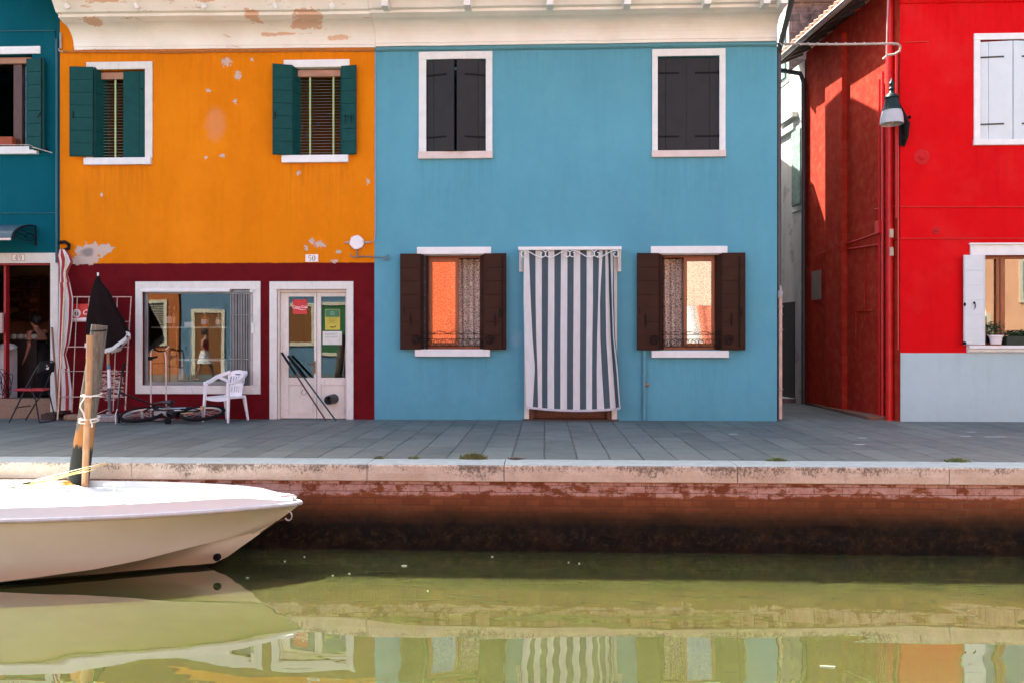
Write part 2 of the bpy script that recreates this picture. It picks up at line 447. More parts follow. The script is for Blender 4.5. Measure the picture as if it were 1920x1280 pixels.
def quay():
    s = N('tidal_brickwork'); o = s.sep()
    wz = s.math('ADD', o[2], s.math('MULTIPLY', s.math('SUBTRACT', s.noise(1.2, 3), .5), .012))
    vec = s.n('CombineXYZ', {'X': o[0], 'Y': s.math('ADD', wz, .003), 'Z': 0.0}).outputs[0]
    br = s.n('TexBrick', {'Vector': vec, 'Color1': (1,1,1,1), 'Color2': (0,0,0,1), 'Mortar': (.5,.5,.5,1), 'Scale': 1.0, 'Mortar Size': .0045, 'Mortar Smooth': .3, 'Brick Width': .3, 'Row Height': .0745})
    br.offset = .37; br.offset_frequency = 2; br.squash = .5; br.squash_frequency = 3
    zn = s.math('ADD', o[2], s.math('MULTIPLY', s.math('SUBTRACT', s.noise(2.2, 7, .75), .5), .16))
    red = s.mix(s.ramp(br.outputs[0], 0, 1), (.17,.050,.015), (.25,.088,.028))
    red = s.mix(s.ramp(s.noise(9, 6, .7), .4, .75, 0, .6), red, (.13,.035,.015))
    eff = s.math('MULTIPLY', s.ramp(s.math('ADD', s.math('MULTIPLY', s.noise(5, 6, .75, s.pos((1,1,2))), .75), s.math('MULTIPLY', br.outputs[0], .12)), .375, .43), s.ramp(zn, -.345, -.325))
    pink = s.mix(s.ramp(s.noise(22, 5, .7), .35, .7), (.36,.20,.155), (.52,.36,.31))
    c = s.mix(eff, red, pink)
    c = s.mix(s.math('MULTIPLY', br.outputs[1], .7), c, (.085,.045,.03))
    lt = s.math('MULTIPLY', br.outputs[1], s.ramp(s.noise(1.1, 3), .55, .7, 0, .6))
    c = s.mix(lt, c, (.32,.24,.19))
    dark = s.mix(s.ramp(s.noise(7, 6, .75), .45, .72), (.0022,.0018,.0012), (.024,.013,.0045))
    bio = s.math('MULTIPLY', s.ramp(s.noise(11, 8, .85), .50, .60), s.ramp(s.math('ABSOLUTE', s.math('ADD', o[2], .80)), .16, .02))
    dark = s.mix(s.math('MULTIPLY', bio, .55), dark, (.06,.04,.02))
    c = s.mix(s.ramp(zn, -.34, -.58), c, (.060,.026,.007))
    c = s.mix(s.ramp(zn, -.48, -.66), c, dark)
    wet = s.ramp(zn, -.45, -.56)
    h = s.math('SUBTRACT', s.math('MULTIPLY', s.noise(30, 7, .8), .8), s.math('MULTIPLY', br.outputs[1], .8))
    s.principled(Base_Color=c, Roughness=s.ramp(wet, 0, 1, .85, .7), Specular_IOR_Level=s.ramp(wet, 0, 1, .3, .12), Normal=s.bump(h, .6, .015)); return s.m
M['quay'] = quay()
def water():
    s = N('murky_canal_water')
    n1 = s.noise(.62, 2, .35, s.pos((.50,1,1)), 1.1)
    n3 = s.noise(1.9, 2, .4, s.pos((.45,1,1), (5,2,0)), .6)
    n2 = s.noise(9, 2, .5, s.pos((.5,1,1)))
    h = s.math('ADD', s.math('ADD', n1, s.math('MULTIPLY', n3, .10)), s.math('MULTIPLY', n2, .004))
    b = s.bump(h, .15, .12)
    c = s.mix(s.ramp(s.noise(.5, 3), .35, .7), (.031,.034,.0095), (.038,.042,.013))
    body = s.n('BsdfPrincipled', {'Base Color': c, 'Roughness': 1.0, 'Specular IOR Level': 0.0, 'Subsurface Weight': 1.0, 'Subsurface Radius': (.30,.42,.16), 'Subsurface Scale': .45})
    gl = s.n('BsdfGlossy', {'Color': (1,1,1,1), 'Roughness': .012, 'Normal': b})
    fr = s.n('Fresnel', {'IOR': 1.33, 'Normal': b})
    mx = s.n('MixShader', {0: s.math('MULTIPLY', fr.outputs[0], 2.7, clamp=True)})
    s.t.links.new(body.outputs[0], mx.inputs[1]); s.t.links.new(gl.outputs[0], mx.inputs[2]); s.t.links.new(mx.outputs[0], s.out.inputs[0]); return s.m
M['water'] = water()

# ------------------------------------------------------------------ helpers for houses
def wall(mb, x0, x1, z0, z1, holes, yf=0.0, th=.3):
    xs = sorted(set([x0, x1]+[h[0] for h in holes]+[h[1] for h in holes]))
    zs = sorted(set([z0, z1]+[h[2] for h in holes]+[h[3] for h in holes]))
    def inh(x, z): return any(h[0] < x < h[1] and h[2] < z < h[3] for h in holes)
    for i in range(len(xs)-1):
        for k in range(len(zs)-1):
            if inh((xs[i]+xs[i+1])/2, (zs[k]+zs[k+1])/2): continue
            a, b, c, d = xs[i], xs[i+1], zs[k], zs[k+1]
            mb.add([(a,yf,c),(b,yf,c),(b,yf,d),(a,yf,d)], [(0,1,2,3)])
            mb.add([(a,yf+th,c),(b,yf+th,c),(b,yf+th,d),(a,yf+th,d)], [(3,2,1,0)])
    for a, b, c, d in holes:
        y0, y1 = yf, yf+th
        mb.add([(a,y0,c),(a,y1,c),(a,y1,d),(a,y0,d)], [(0,1,2,3)])
        mb.add([(b,y0,c),(b,y1,c),(b,y1,d),(b,y0,d)], [(3,2,1,0)])
        mb.add([(a,y0,d),(b,y0,d),(b,y1,d),(a,y1,d)], [(3,2,1,0)])
        if c > z0+.001: mb.add([(a,y0,c),(b,y0,c),(b,y1,c),(a,y1,c)], [(0,1,2,3)])
def ring(mb, o, i, y0, y1, parts='tlrb'):
    """o, i = (x0,x1,z0,z1) outer / inner"""
    if 't' in parts: mb.box(o[0], o[1], y0, y1, i[3], o[3])
    zt = i[3]; zb = i[2]
    if 'l' in parts: mb.box(o[0], i[0], y0, y1, zb, zt)
    if 'r' in parts: mb.box(i[1], o[1], y0, y1, zb, zt)
    if 'b' in parts: mb.box(o[0], o[1], y0, y1, o[2], i[2])
def shell(mb, x0, x1, y1, zt, yf=.3):
    """side and back walls"""
    mb.box(x0, x0+.2, yf, y1, 0, zt); mb.box(x1-.2, x1, yf, y1, 0, zt)
    mb.box(x0+.2, x1-.2, y1-.2, y1, 0, zt if zt > 7.2 else 8.55)
    if zt > 7.2: g = [(yf, zt), (2.6, 8.45), (y1, zt)]
    else: g = [(yf, zt), (3.6, 8.88), (y1, 8.6), (y1, zt)]
    mb.prismx(g, x0+.002, x0+.198); mb.prismx(g, x1-.198, x1-.002)
def boards_h(mb, w, h, n, t=.028, gap=.007):
    """shutter leaf of horizontal boards in local x 0..w, z 0..h, front face at y=-t"""
    mb.box(0, w, -t*.55, 0, 0, h)
    e = .012
    step = (h-2*e)/n
    for k in range(n):
        mb.box(e, w-e, -t, -t*.55, e+k*step+gap/2, e+(k+1)*step-gap/2)
    mb.box(0, e-.002, -t-.001, -t*.55, 0, h); mb.box(w-e+.002, w, -t-.001, -t*.55, 0, h)
def boards_v(mb, w, h, splits, t=.035, gap=.006):
    xs = [0]+[w*s_ for s_ in splits]+[w]
    mb.box(0, w, -t*.5, 0, 0, h)
    for a, b in zip(xs, xs[1:]):
        mb.box(a+(gap/2 if a > 0 else 0), b-(gap/2 if b < w else 0), -t, -t*.5, 0, h)
def at(x, y, z, rz=0.0, mirror=False):
    m = Matrix.Translation((x, y, z)) @ Matrix.Rotation(rz, 4, 'Z')
    if mirror: m = m @ Matrix.Diagonal((-1,1,1,1))
    return m
def latch(mb, x, z, y):
    mb.tube([(x, y-.012, z+.06), (x+.004, y-.03, z+.04), (x+.008, y-.034, z-.03), (x-.002, y-.02, z-.075)], [.007,.009,.008,.004], 6)
    mb.box(x-.008, x+.01, y-.012, y, z+.02, z+.055)
def pane(name, x0, x1, z0, z1, y, parent, mat):
    mb = MB(); mb.box(x0, x1, y, y+.004, z0, z1); return mb.build(name, mat, parent)
def text_mesh(txt, size, mat, M4, name, parent, shear=0, extrude=.001, bold=0):
    cu = bpy.data.curves.new(name, 'FONT'); cu.body = txt; cu.size = size; cu.shear = shear; cu.extrude = extrude; cu.offset = bold
    cu.align_x = 'CENTER'; cu.align_y = 'CENTER'
    o = bpy.data.objects.new(name, cu); COL.objects.link(o)
    dg = bpy.context.evaluated_depsgraph_get(); dg.update()
    me = bpy.data.meshes.new_from_object(o.evaluated_get(dg))
    bpy.data.objects.remove(o); bpy.data.curves.remove(cu)
    off = wloc(parent)
    me.transform(Matrix.Translation(-off) @ M4)
    me.name = name
    me.materials.clear(); me.materials.append(mat)
    q = bpy.data.objects.new(name, me); COL.objects.link(q); q.parent = parent; return q
UPR = Matrix.Rotation(PI/2, 4, 'X')      # text lying in xy -> standing, facing -y
def spiral(cx, cz, r0, r1, a0, turns, y, n=22, s=1):
    return [(cx+(r0+(r1-r0)*i/n)*math.cos(a0+s*turns*2*PI*i/n), y, cz+(r0+(r1-r0)*i/n)*math.sin(a0+s*turns*2*PI*i/n)) for i in range(n+1)]

YP = -5.10       # canal face of the coping
ZW = -0.93       # water level
XT = X(112.5); XO = X(702); XB = X(1457); XR = X(1688)
XL = X(-620); XRR = X(2420)
EAVE = 7.15; PROJ = .95
def gable(mb, x0, x1, ye, ze, yr, zr, yb, zb, t=.12):
    mb.prismx([(ye, ze), (yr, zr), (yb, zb), (yb, zb-t), (yr, zr-t), (ye, ze-t)], x0, x1)

# ================================================================== TEAL HOUSE (49)
teal = thing('teal_house', 'teal plastered house with white framed door numbered 49, at the left edge', 'house', (X(20), 0, 0))
h_win = rect(-95, 60, 103, 277); h_door = rect(-30, 96, 494, 781)
h_door = (h_door[0], h_door[1], 0.0, h_door[3])
mb = MB(); wall(mb, XL, XT, 0, 7.7, [h_win, h_door]); shell(mb, XL, XT, 5.2, 7.7)
mb.build('wall', M['teal'], teal)
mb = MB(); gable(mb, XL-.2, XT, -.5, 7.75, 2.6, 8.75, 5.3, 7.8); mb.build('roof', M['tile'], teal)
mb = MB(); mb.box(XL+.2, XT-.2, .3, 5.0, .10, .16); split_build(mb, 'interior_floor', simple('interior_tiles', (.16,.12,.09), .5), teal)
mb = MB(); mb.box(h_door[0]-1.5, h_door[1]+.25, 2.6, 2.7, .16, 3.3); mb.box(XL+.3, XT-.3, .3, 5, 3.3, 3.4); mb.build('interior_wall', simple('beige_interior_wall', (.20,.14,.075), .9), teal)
# grooves / painted cables across the wall
mb = MB(); a = P(0, 57.5); b = P(103, 58)
mb.tube([(XL,-.012,a.z), (b.x,-.012,b.z), (b.x+.02,-.012,b.z-.4)], .011, 6)
b = P(106, 400); mb.tube([(XL,-.010,b.z), (b.x,-.010,b.z)], .008, 6)
mb.build('cable', M['teal_cable'], teal, True)
mb = MB(); xx = X(108.5)
mb.tube([(xx,-.035,Z(62)), (xx,-.035,Z(270)), (xx,-.035,Z(455)), (xx,-.035,Z(490))], .022, 10); 
mb.build('downpipe', M['teal_cable'], teal, True)
# upper window
w = MB(); ring(w, h_win, (h_win[0]+.05, h_win[1]-.02, h_win[2]+.04, h_win[3]-.12), .14, .20)
w.box(X(17), X(33), .12, .19, h_win[2]+.04, h_win[3]-.12)
wn = w.build('window', M['darkframe'], teal, bevel=.004)
m = MB(); r_ = rect(-110, 77, 89, 103); m.box(r_[0], r_[1], -.03, .0, r_[2], r_[3]); m.build('lintel', M['white_clean'], wn, bevel=.004)
m = MB(); r_ = rect(-110, 73, 277, 291); m.box(r_[0], r_[1], -.07, .12, r_[2], r_[3]); m.build('sill', M['white'], wn, bevel=.005)
m = MB(); r_ = rect(-90, 53, 106, 117); m.box(r_[0], r_[1], .08, .13, r_[2], r_[3]); m.build('roller_box', M['box_wood'], wn)
pane('pane', X(33), h_win[1]-.02, h_win[2]+.04, h_win[3]-.12, .17, wn, M['glass'])
m = MB(); x0, x1 = X(33), X(53)
m.grid([[(x0+(x1-x0)*i/14, .24+.015*math.sin(i*1.9), z) for i in range(15)] for z in (h_win[2]+.2, h_win[3]-.12)])
cu = m.build('curtain', M['lightcurtain'], None, True); tag(cu, 'pale blue curtain behind the pane of the teal wall\'s upper window', 'curtain')
m = MB(); z0, z1 = Z(276), Z(100)
m.xf = at(X(55), -.035, z0, math.radians(-9)); boards_h(m, X(91)-X(55), z1-z0, 7); m.xf = None
m.box(X(52.5), X(54.8), -.05, .12, z0, z1)
sh = m.build('shutter', M['green_wood'], wn, bevel=.002)
m = MB(); xa = X(85.5)
m.tube([(xa,-.12,z0+.01),(xa,-.12,z1-.01)], .009, 6); m.tube([(X(80),-.1,Z(206)),(xa,-.13,Z(206)),(X(79),-.14,Z(215))], .008, 6)
m.box(X(87), X(93), -.11, -.06, Z(278), Z(272)); split_build(m, 'shutter_bolt', M['iron'], wn)
m = MB(); m.tube([P(-90,272,-.2), P(55,272,-.2), P(60,274,-.16)], .006, 6); m.tube([P(60,276,-.12), P(98,287,-.1)], .008, 6); m.build('drying_rail', M['chrome'], wn, True)
m = MB(); r_ = rect(-20, 24, 257, 276, .0); m.box(r_[0], r_[1], -.02, .11, r_[2]+.02, r_[3])
o = m.build('flower_box', simple('terracotta_box', (.28,.06,.02), .8), None, bevel=.008); tag(o, 'terracotta flower box on the upper window sill of the teal house', 'flower box')
# door 49
m = MB(); fo = rect(-45, 111, 475, 786); 
ring(m, (fo[0], XT-.012, 0, fo[3]), (h_door[0], h_door[1], 0, h_door[3]), -.03, .0, 'tlr')
dr = m.build('door_surround', M['white_worn'], teal, bevel=.005)
m = MB(); m.box(h_door[0], h_door[1], .02, .08, h_door[3]-.03, h_door[3]); m.box(X(0), X(4), .1, .2, .16, h_door[3]-.03)
m.build('red_jamb', simple('red_jamb_paint', (.30,.01,.015), .5), dr)
m = MB(); m.box(h_door[0], h_door[1], -.02, .3, 0, Z(747, 50)); m.build('door_step', simple('brown_terrazzo', (.20,.13,.085), .6, .5, 60), dr)
M['sign_white'] = simple('enamel_white', (.78,.76,.72), .35, .05)
M['ink'] = simple('black_lettering', (.012,.012,.012), .5, .05)
def digits_49(parent, cx, cz, h, y):
    m = MB()
    def st(pts, wds):
        # calligraphic ribbon : list of points and half widths (horizontal stress)
        for (a, b), (w0, w1) in zip(zip(pts, pts[1:]), zip(wds, wds[1:])):
            ax, az = cx+a[0]*h, cz+a[1]*h; bx, bz = cx+b[0]*h, cz+b[1]*h
            w0h, w1h = w0*h, w1*h
            m.add([(ax-w0h,y-.0012,az-.02*h),(ax+w0h,y-.0012,az+.02*h),(bx+w1h,y-.0012,bz+.02*h),(bx-w1h,y-.0012,bz-.02*h)], [(0,1,2,3)])
    return m, st
def numplate(parent, r, y, txt, border):
    m = MB(); m.box(r[0], r[1], y-.008, y, r[2], r[3]); pl = m.build('number_plate', M['sign_white'], parent)
    cx = (r[0]+r[1])/2; cz = (r[2]+r[3])/2; hh = (r[3]-r[2])
    if border:
        q = MB(); ring(q, (r[0]+.004, r[1]-.004, r[2]+.004, r[3]-.004), (r[0]+.01, r[1]-.01, r[2]+.01, r[3]-.01), y-.0095, y-.008); q.build('border_line', M['ink'], pl)
    # serif / stencil numerals drawn as thick and thin strokes
    q = MB(); yy = y-.0105
    def quad(a, b, c, d): q.add([(cx+p[0]*hh, yy, cz+p[1]*hh) for p in (a, b, c, d)], [(0,1,2,3)])
    def arc(ox, oz, rx, rz, a0, a1, wthin, wthick, n=14, power=1.0):
        pts = []
        for i in range(n+1):
            a = math.radians(a0+(a1-a0)*i/n); wv = wthin+(wthick-wthin)*abs(math.cos(a))**power
            pts.append(((ox+rx*math.cos(a), oz+rz*math.sin(a)), (ox+(rx-wv)*math.cos(a), oz+(rz-wv*.7)*math.sin(a))))
        for p0, p1 in zip(pts, pts[1:]): quad(p0[0], p1[0], p1[1], p0[1])
    if txt == '50':
        o = -.27
        quad((o-.17,.33),(o+.17,.36),(o+.19,.27),(o-.15,.27)); quad((o-.17,.33),(o-.13,.33),(o-.13,.02),(o-.17,.02))
        arc(o-.0, -.12, .20, .22, 150, -150, .03, .09)
        o = .27; arc(o, 0, .21, .36, 0, 360, .03, .10, 24)
    else:
        o = -.27
        quad((o+.04,.34),(o+.14,.34),(o+.14,-.34),(o+.04,-.34)); quad((o+.02,.34),(o-.02,.3),(o-.24,-.1),(o-.17,-.1))
        quad((o-.24,-.1),(o+.0,-.1),(o+.0,-.17),(o-.24,-.17)); quad((o+.17,-.1),(o+.24,-.1),(o+.24,-.17),(o+.17,-.17)); quad((o-.04,-.34),(o+.22,-.34),(o+.22,-.30),(o-.04,-.30))
        o = .27; arc(o, .13, .2, .22, 0, 360, .03, .09, 20); arc(o-.02, -.02, .22, .33, 25, -110, .03, .10)
    q.build('numerals', M['ink'], pl)
    return pl
numplate(dr, rect(24.5, 49.5, 477, 490.5), -.03, '49', True)
# curved canopy
m = MB(); pr = []
x0, x1 = X(-60), X(47, -.6)
def cano(t): # profile y,z from wall out
    a = t*PI*.5; return (-.04-.58*math.sin(a), Z(424, 50)-.30*(1-math.cos(a)))
ext = [cano(i/10) for i in range(11)]
m.prismx(ext+[(y, z-.012) for y, z in ext[::-1]], XL+.5, X(64))
cn = m.build('door_canopy', simple('grey_canopy_sheet', (.055,.10,.115), .35, .1), teal, False)
m = MB(); e = cano(1); m.box(XL+.5, X(64), e[0]-.012, e[0], e[1]-.025, e[1]+.01); m.build('canopy_edge', M['chrome'], cn)
m = MB()
for xx in (X(69), ):
    m.tube([(xx, y, z-.01) for y, z in ext], .014, 6); m.tube([(xx,-.03,ext[0][1]),(xx,-.03,ext[-1][1]-.05)], .014, 6)
    for k in range(5):
        y, z = cano(.25+.15*k); m.tube([(xx,-.03,z-.03-.02*k),(xx,y,z-.02)], .006, 5)
    m.tube([(xx, -.2+.12*math.cos(a), ext[-1][1]+.08+.06*math.sin(a)) for a in [i*PI/5 for i in range(10)]], .008, 5)
m.build('bracket', M['iron'], cn)

# ================================================================== ORANGE HOUSE (50)
orange = thing('orange_house', 'orange house with dark red lower wall and worn cream cornice, door numbered 50', 'house', (X(400), 0, 0))
oW1 = rect(176, 273, 131, 297); oW2 = rect(545, 643, 127, 292)
oS = rect(268, 476, 543, 722); oD = rect(520, 650, 543, 786); oD = (oD[0], oD[1], 0, oD[3])
mb = MB(); wall(mb, XT, XO, 0, 7.0, [oW1, oW2, oS, oD]); shell(mb, XT, XO, 4.4, 7.0); mb.build('wall', M['orange'], orange)
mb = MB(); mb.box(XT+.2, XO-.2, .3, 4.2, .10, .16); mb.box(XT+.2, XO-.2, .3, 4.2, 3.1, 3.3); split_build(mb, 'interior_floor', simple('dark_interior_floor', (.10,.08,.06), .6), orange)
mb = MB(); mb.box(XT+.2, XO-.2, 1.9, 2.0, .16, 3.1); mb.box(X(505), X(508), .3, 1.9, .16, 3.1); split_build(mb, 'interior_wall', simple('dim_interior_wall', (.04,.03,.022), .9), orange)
def cornice(parent, x0p, x1p, yb0, yb1, mat, capz):
    """cove cornice between pixel columns; yb = pixel row of its lower edge at each end"""
    x0, x1 = X(x0p), X(x1p); za, zb = P(x0p, yb0).z, P(x1p, yb1).z
    prof = [(0, 0), (-.03, 0), (-.035, .045), (-.045, .05)]
    for i in range(1, 9):
        a = i/8*PI/2; prof.append((-.045-.33*(1-math.cos(a)), .05+.30*math.sin(a)))
    prof += [(-.50,.385), (-.50,.43), (-.57,.44), (-.70,.62), (-.80,.62), (-.80,.66), (-.95,.70), (-.97,.80), (-.97,.92), (0,.92)]
    n = 12; rows = []
    for i in range(n+1):
        f = i/n; x = x0+(x1-x0)*f; z = za+(zb-za)*f
        rows.append([(x, y, z+h+(noise.noise(V((x*1.5, y, h)))*.006)) for y, h in prof])
    m = MB(); m.grid(rows, True); m.add(rows[0], [tuple(range(len(prof)))]); m.add(rows[-1], [tuple(range(len(prof)))[::-1]])
    return m.build('cornice', mat, parent)
co = cornice(orange, 141, 704.5, 95, 90, M['cornice_worn'], 0)
m = MB()
for px in (128, 258, 384, 517, 624):
    a = P(px, 14, -.72); m.xf = Matrix.Translation((a.x, -.74, a.z)) @ Matrix.Rotation(-.5, 4, 'Y') @ Matrix.Rotation(.4, 4, 'X')
    m.lathe([(.02,-.03), (.05,-.03), (.055,.02), (.03,.06)], n=9)
m.xf = None; split_build(m, 'rafter_stub', M['cornice_worn'], orange, True)
# cables under the cornice
m = MB()
def cable(m, pts, r, sag=0, y=-.03, n=6):
    out = []
    for (a, b) in zip(pts, pts[1:]):
        for i in range(n): out.append(P(a[0]+(b[0]-a[0])*i/n, a[1]+(b[1]-a[1])*i/n, y))
    out.append(P(*pts[-1], y)); 
    for i, p in enumerate(out): p.z += .004*math.sin(i*1.3)
    m.tube(out, r, 7)
cable(m, [(117, 96), (140, 98), (300, 97), (500, 94), (703, 93)], .013)
cable(m, [(117, 99), (180, 97), (300, 99.5), (500, 96.5), (703, 95.5)], .010, y=-.02)
for k in range(26):
    px = 135+k*22; m.bar(P(px, 93, -.045), P(px+9, 101, -.045), .006, .006)
m.build('cable', M['orange_cable'], orange, True)
m = MB(); m.tube([P(114, 62, -.03), P(114, 92, -.03)], .02, 8); m.tube([P(110, 92, -.05), P(111, 96, -.05), P(118, 97.5, -.05)], .012, 6)
m.build('conduit', M['conduit'], orange, True)
m = MB(); m.tube([P(703.5, 100, -.012), P(703.5, 443, -.012), P(701, 452, -.02), P(693, 455, -.02), P(645, 455, -.02)], .009, 6)
m.build('wall_cable', M['conduit'], orange, True)

def blind(parent, r, y, tapes):
    m = MB(); n = int((r[3]-r[2])/.052)
    for k in range(n):
        z = r[2]+.02+k*.052; m.add([(r[0],y-.012,z-.008),(r[1],y-.012,z-.008),(r[1],y+.018,z+.010),(r[0],y+.018,z+.010)], [(0,1,2,3)])
    b = m.build('blind', M['blind'], parent)
    m = MB()
    for px in tapes: m.box(X(px)-.015, X(px)+.015, y-.024, y-.014, r[2], r[3])
    split_build(m, 'blind_tape', M['blind_tape'], parent)
def wood_frame(r, y0=.14, y1=.2, t=.05, mull=None, mat='darkframe', parent=None):
    w = MB(); ring(w, r, (r[0]+t, r[1]-t, r[2]+t, r[3]-t), y0, y1)
    if mull:
        for px in mull: w.box(X(px)-.03, X(px)+.03, y0+.004, y1-.004, r[2]+t, r[3]-t)
    return w.build('window', M[mat], parent, bevel=.004)
# -- upper left window of orange house
wn = wood_frame(oW1, parent=orange)
m = MB(); o_ = rect(163, 287, 117, 310); ring(m, o_, (oW1[0], oW1[1], oW1[2], oW1[3]), -.03, 0, 'tlr'); m.build('surround', M['white_worn'], wn, bevel=.006)
m = MB(); r_ = rect(160, 285, 297, 310); m.box(r_[0], r_[1], -.06, .14, r_[2], r_[3]); m.build('sill', M['white'], wn, bevel=.006)
m = MB(); m.box(oW1[0], X(231), .06, .12, Z(146.5, 220), Z(134, 220)); m.build('roller_box', M['box_wood'], wn)
blind(wn, (X(188), X(232), oW1[2], Z(147, 220)), .10, (212,))
m = MB(); z0, z1 = Z(296, 150), Z(128.5, 150); m.xf = at(X(178.5), -.05, z0, math.radians(6), True)
boards_h(m, X(178.5)-X(137), z1-z0, 7); m.xf = None; m.build('shutter', M['green_wood'], wn, bevel=.002)
m = MB(); m.xf = at(X(179), -.05, z0, math.radians(70)); boards_h(m, .28, z1-z0, 7); m.xf = None; m.build('shutter', M['green_wood'], wn, bevel=.002)
m = MB(); m.xf = at(X(230), .055, oW1[2]+.005, 0); boards_v(m, oW1[1]-X(230)-.004, oW1[3]-oW1[2]-.03, [.7]); m.xf = None; m.build('shutter', M['green_wood'], wn, bevel=.002)
m = MB(); latch(m, X(144), Z(218, 144), -.085); m.tube([P(263,165,.01), P(267,168,.0)], .007, 5); split_build(m, 'latch', M['iron'], wn)
# -- upper right window
wn = wood_frame(oW2, parent=orange)
m = MB(); r_ = rect(532.5, 656, 113, 127); m.box(r_[0], r_[1], -.03, .3, r_[2], r_[3]); m.build('lintel', M['white_clean'], wn, bevel=.005)
m = MB(); r_ = rect(530, 654, 292.5, 306); m.box(r_[0], r_[1], -.07, .14, r_[2], r_[3]); m.build('sill', M['white_clean'], wn, bevel=.005)
m = MB(); m.box(X(556), X(637), .05, .12, Z(142, 600), Z(130, 600)); m.build('roller_box', M['box_wood'], wn)
blind(wn, (X(553), X(638), oW2[2], Z(142, 600)), .10, (579, 623))
z0, z1 = Z(293, 540), Z(124, 540)
m = MB(); m.xf = at(X(550), -.03, z0, math.radians(16), True); boards_h(m, X(550)-X(514), z1-z0, 7); m.xf = None
m.xf = at(X(550), -.035, z0, math.radians(68)); boards_h(m, .2, z1-z0-.02, 7); m.xf = None
m.build('shutter', M['green_wood'], wn, bevel=.002)
z0, z1 = Z(292, 655), Z(125.5, 655)
m = MB(); m.xf = at(X(642), -.03, z0, math.radians(-10)); boards_h(m, X(671)-X(642), z1-z0, 7); m.xf = None
m.xf = at(X(642), -.035, z0, math.radians(113)); boards_h(m, .2, z1-z0-.02, 7); m.xf = None
m.build('shutter', M['green_wood'], wn, bevel=.002)
m = MB(); latch(m, X(521), Z(216), -.13); latch(m, X(650), Z(222), -.1); latch(m, X(661.5), Z(225), -.12); split_build(m, 'latch', M['iron'], wn)
# -- shop window
w = MB(); gr = (oS[0]+.02, oS[1]-.02, oS[2]+.03, oS[3]-.02)
ring(w, (oS[0], oS[1], oS[2], oS[3]), (oS[0]+.06, oS[1]-.03, oS[2]+.06, oS[3]-.07), .05, .12)
shop = w.build('shop_window', simple('grey_aluminium', (.20,.23,.25), .35, .15, metal=.5), orange, bevel=.004)
m = MB(); o_ = rect(255, 489, 528, 738); ring(m, o_, oS, -.03, 0); m.build('surround', M['white_worn'], shop, bevel=.006)
m = MB(); m.box(oS[0]-.03, X(432), -.045, .06, Z(547.5, 370), Z(542, 370)); m.build('rail', M['white_clean'], shop, bevel=.003)
pane('pane', oS[0]+.06, oS[1]-.03, oS[2]+.06, oS[3]-.07, .065, shop, M['glass'])
m = MB()
xa, xb = X(433), X(473)
for k in range(17):
    x = xa+(xb-xa)*(k/16)**.93; yy = -.02+.022*(k % 2)
    m.box(x-.006, x+.006, yy, yy+.024, oS[2]+.01, oS[3]-.05)
m.box(xa, xa+.09, .03, .045, oS[2]+.01, oS[3]-.05); m.box(xa+.12, xa+.2, .03, .045, oS[2]+.01, oS[3]-.05)
for py in (549, 589, 671):
    m.bar(P(433, py+2, -.027), P(472, py+2, -.027), .006, .012)
m.build('folding_gate', simple('grey_gate_steel', (.20,.22,.23), .45, .15, metal=.3), shop)
m = MB(); m.box(oS[1]-.055, oS[1], -.01, .08, oS[2], oS[3]-.04); m.box(oS[1]-.03, oS[1]+.02, -.05, -.01, Z(625), Z(605)); m.box(oS[1]-.06, oS[1]+.02, -.03, .03, oS[3]-.05, oS[3]); m.build('gate_post', M['white_worn'], shop)
# -- door 50
m = MB(); o_ = rect(506, 663, 528, 786); ring(m, (o_[0], o_[1], 0, o_[3]), oD, -.03, 0, 'tlr')
d50 = m.build('door_surround', M['white_worn'], orange, bevel=.006)
M['doorpaint'] = stone_white('cracked_door_paint', (.70,.69,.62), .95)
def leaf(x0, x1, gx0, gx1, gz0, gz1, y):
    m = MB(); zt = oD[3]-.05
    m.box(x0, gx0, y, y+.045, .01, zt); m.box(gx1, x1, y, y+.045, .01, zt)
    m.box(gx0, gx1, y, y+.045, gz1, zt); m.box(gx0, gx1, y, y+.045, gz0-.13, gz0); m.box(gx0, gx1, y, y+.045, .01, .07)
    m.box(gx0, gx1, y+.014, y+.035, .07, gz0-.13)
    m.box(gx0+.02, gx1-.02, y+.004, y+.014, .09, gz0-.15)
    return m.build('door_leaf', M['doorpaint'], d50, bevel=.003)
gz0, gz1 = Z(708, 590), Z(556, 590)
leaf(X(524), X(591.5), X(539), X(587), gz0, gz1, .06)
leaf(X(592.5), oD[1], X(600), X(646), gz0, gz1, .06)
m = MB(); m.box(X(539), X(587), .085, .089, gz0, gz1); m.box(X(600), X(646), .085, .089, gz0, gz1); split_build(m, 'door_pane', M['glass'], d50)
m = MB(); m.box(oD[0], X(523.5), .01, .1, 0, oD[3]); m.box(X(523.5), oD[1], .03, .1, oD[3]-.045, oD[3]); m.build('door_frame', M['doorpaint'], d50)
m = MB(); m.box(X(585.5), X(590), .05, .06, Z(700), Z(677)); m.tube([P(588, 682, .03), P(580, 682, .02), P(576.5, 682, .03)], .008, 6); m.build('door_handle', simple('tarnished_brass', (.18,.10,.05), .4, metal=.6), d50)
m = MB(); m.lathe([(.055,.0),(.085,.0),(.085,-.02),(.08,-.13),(.068,-.13),(.06,-.02)], P(626, 747, .06), 20, 'y')
for i in range(len(m.v)):
    m.v[i] = m.v[i]+V((-(.06-m.v[i].y)*.45, 0, -(.06-m.v[i].y)*.12))
m.build('vent_pipe', simple('grey_pvc', (.035,.04,.045), .4), d50, True)
numplate(orange, rect(573, 597, 477.5, 491.5), -.004, '50', False)
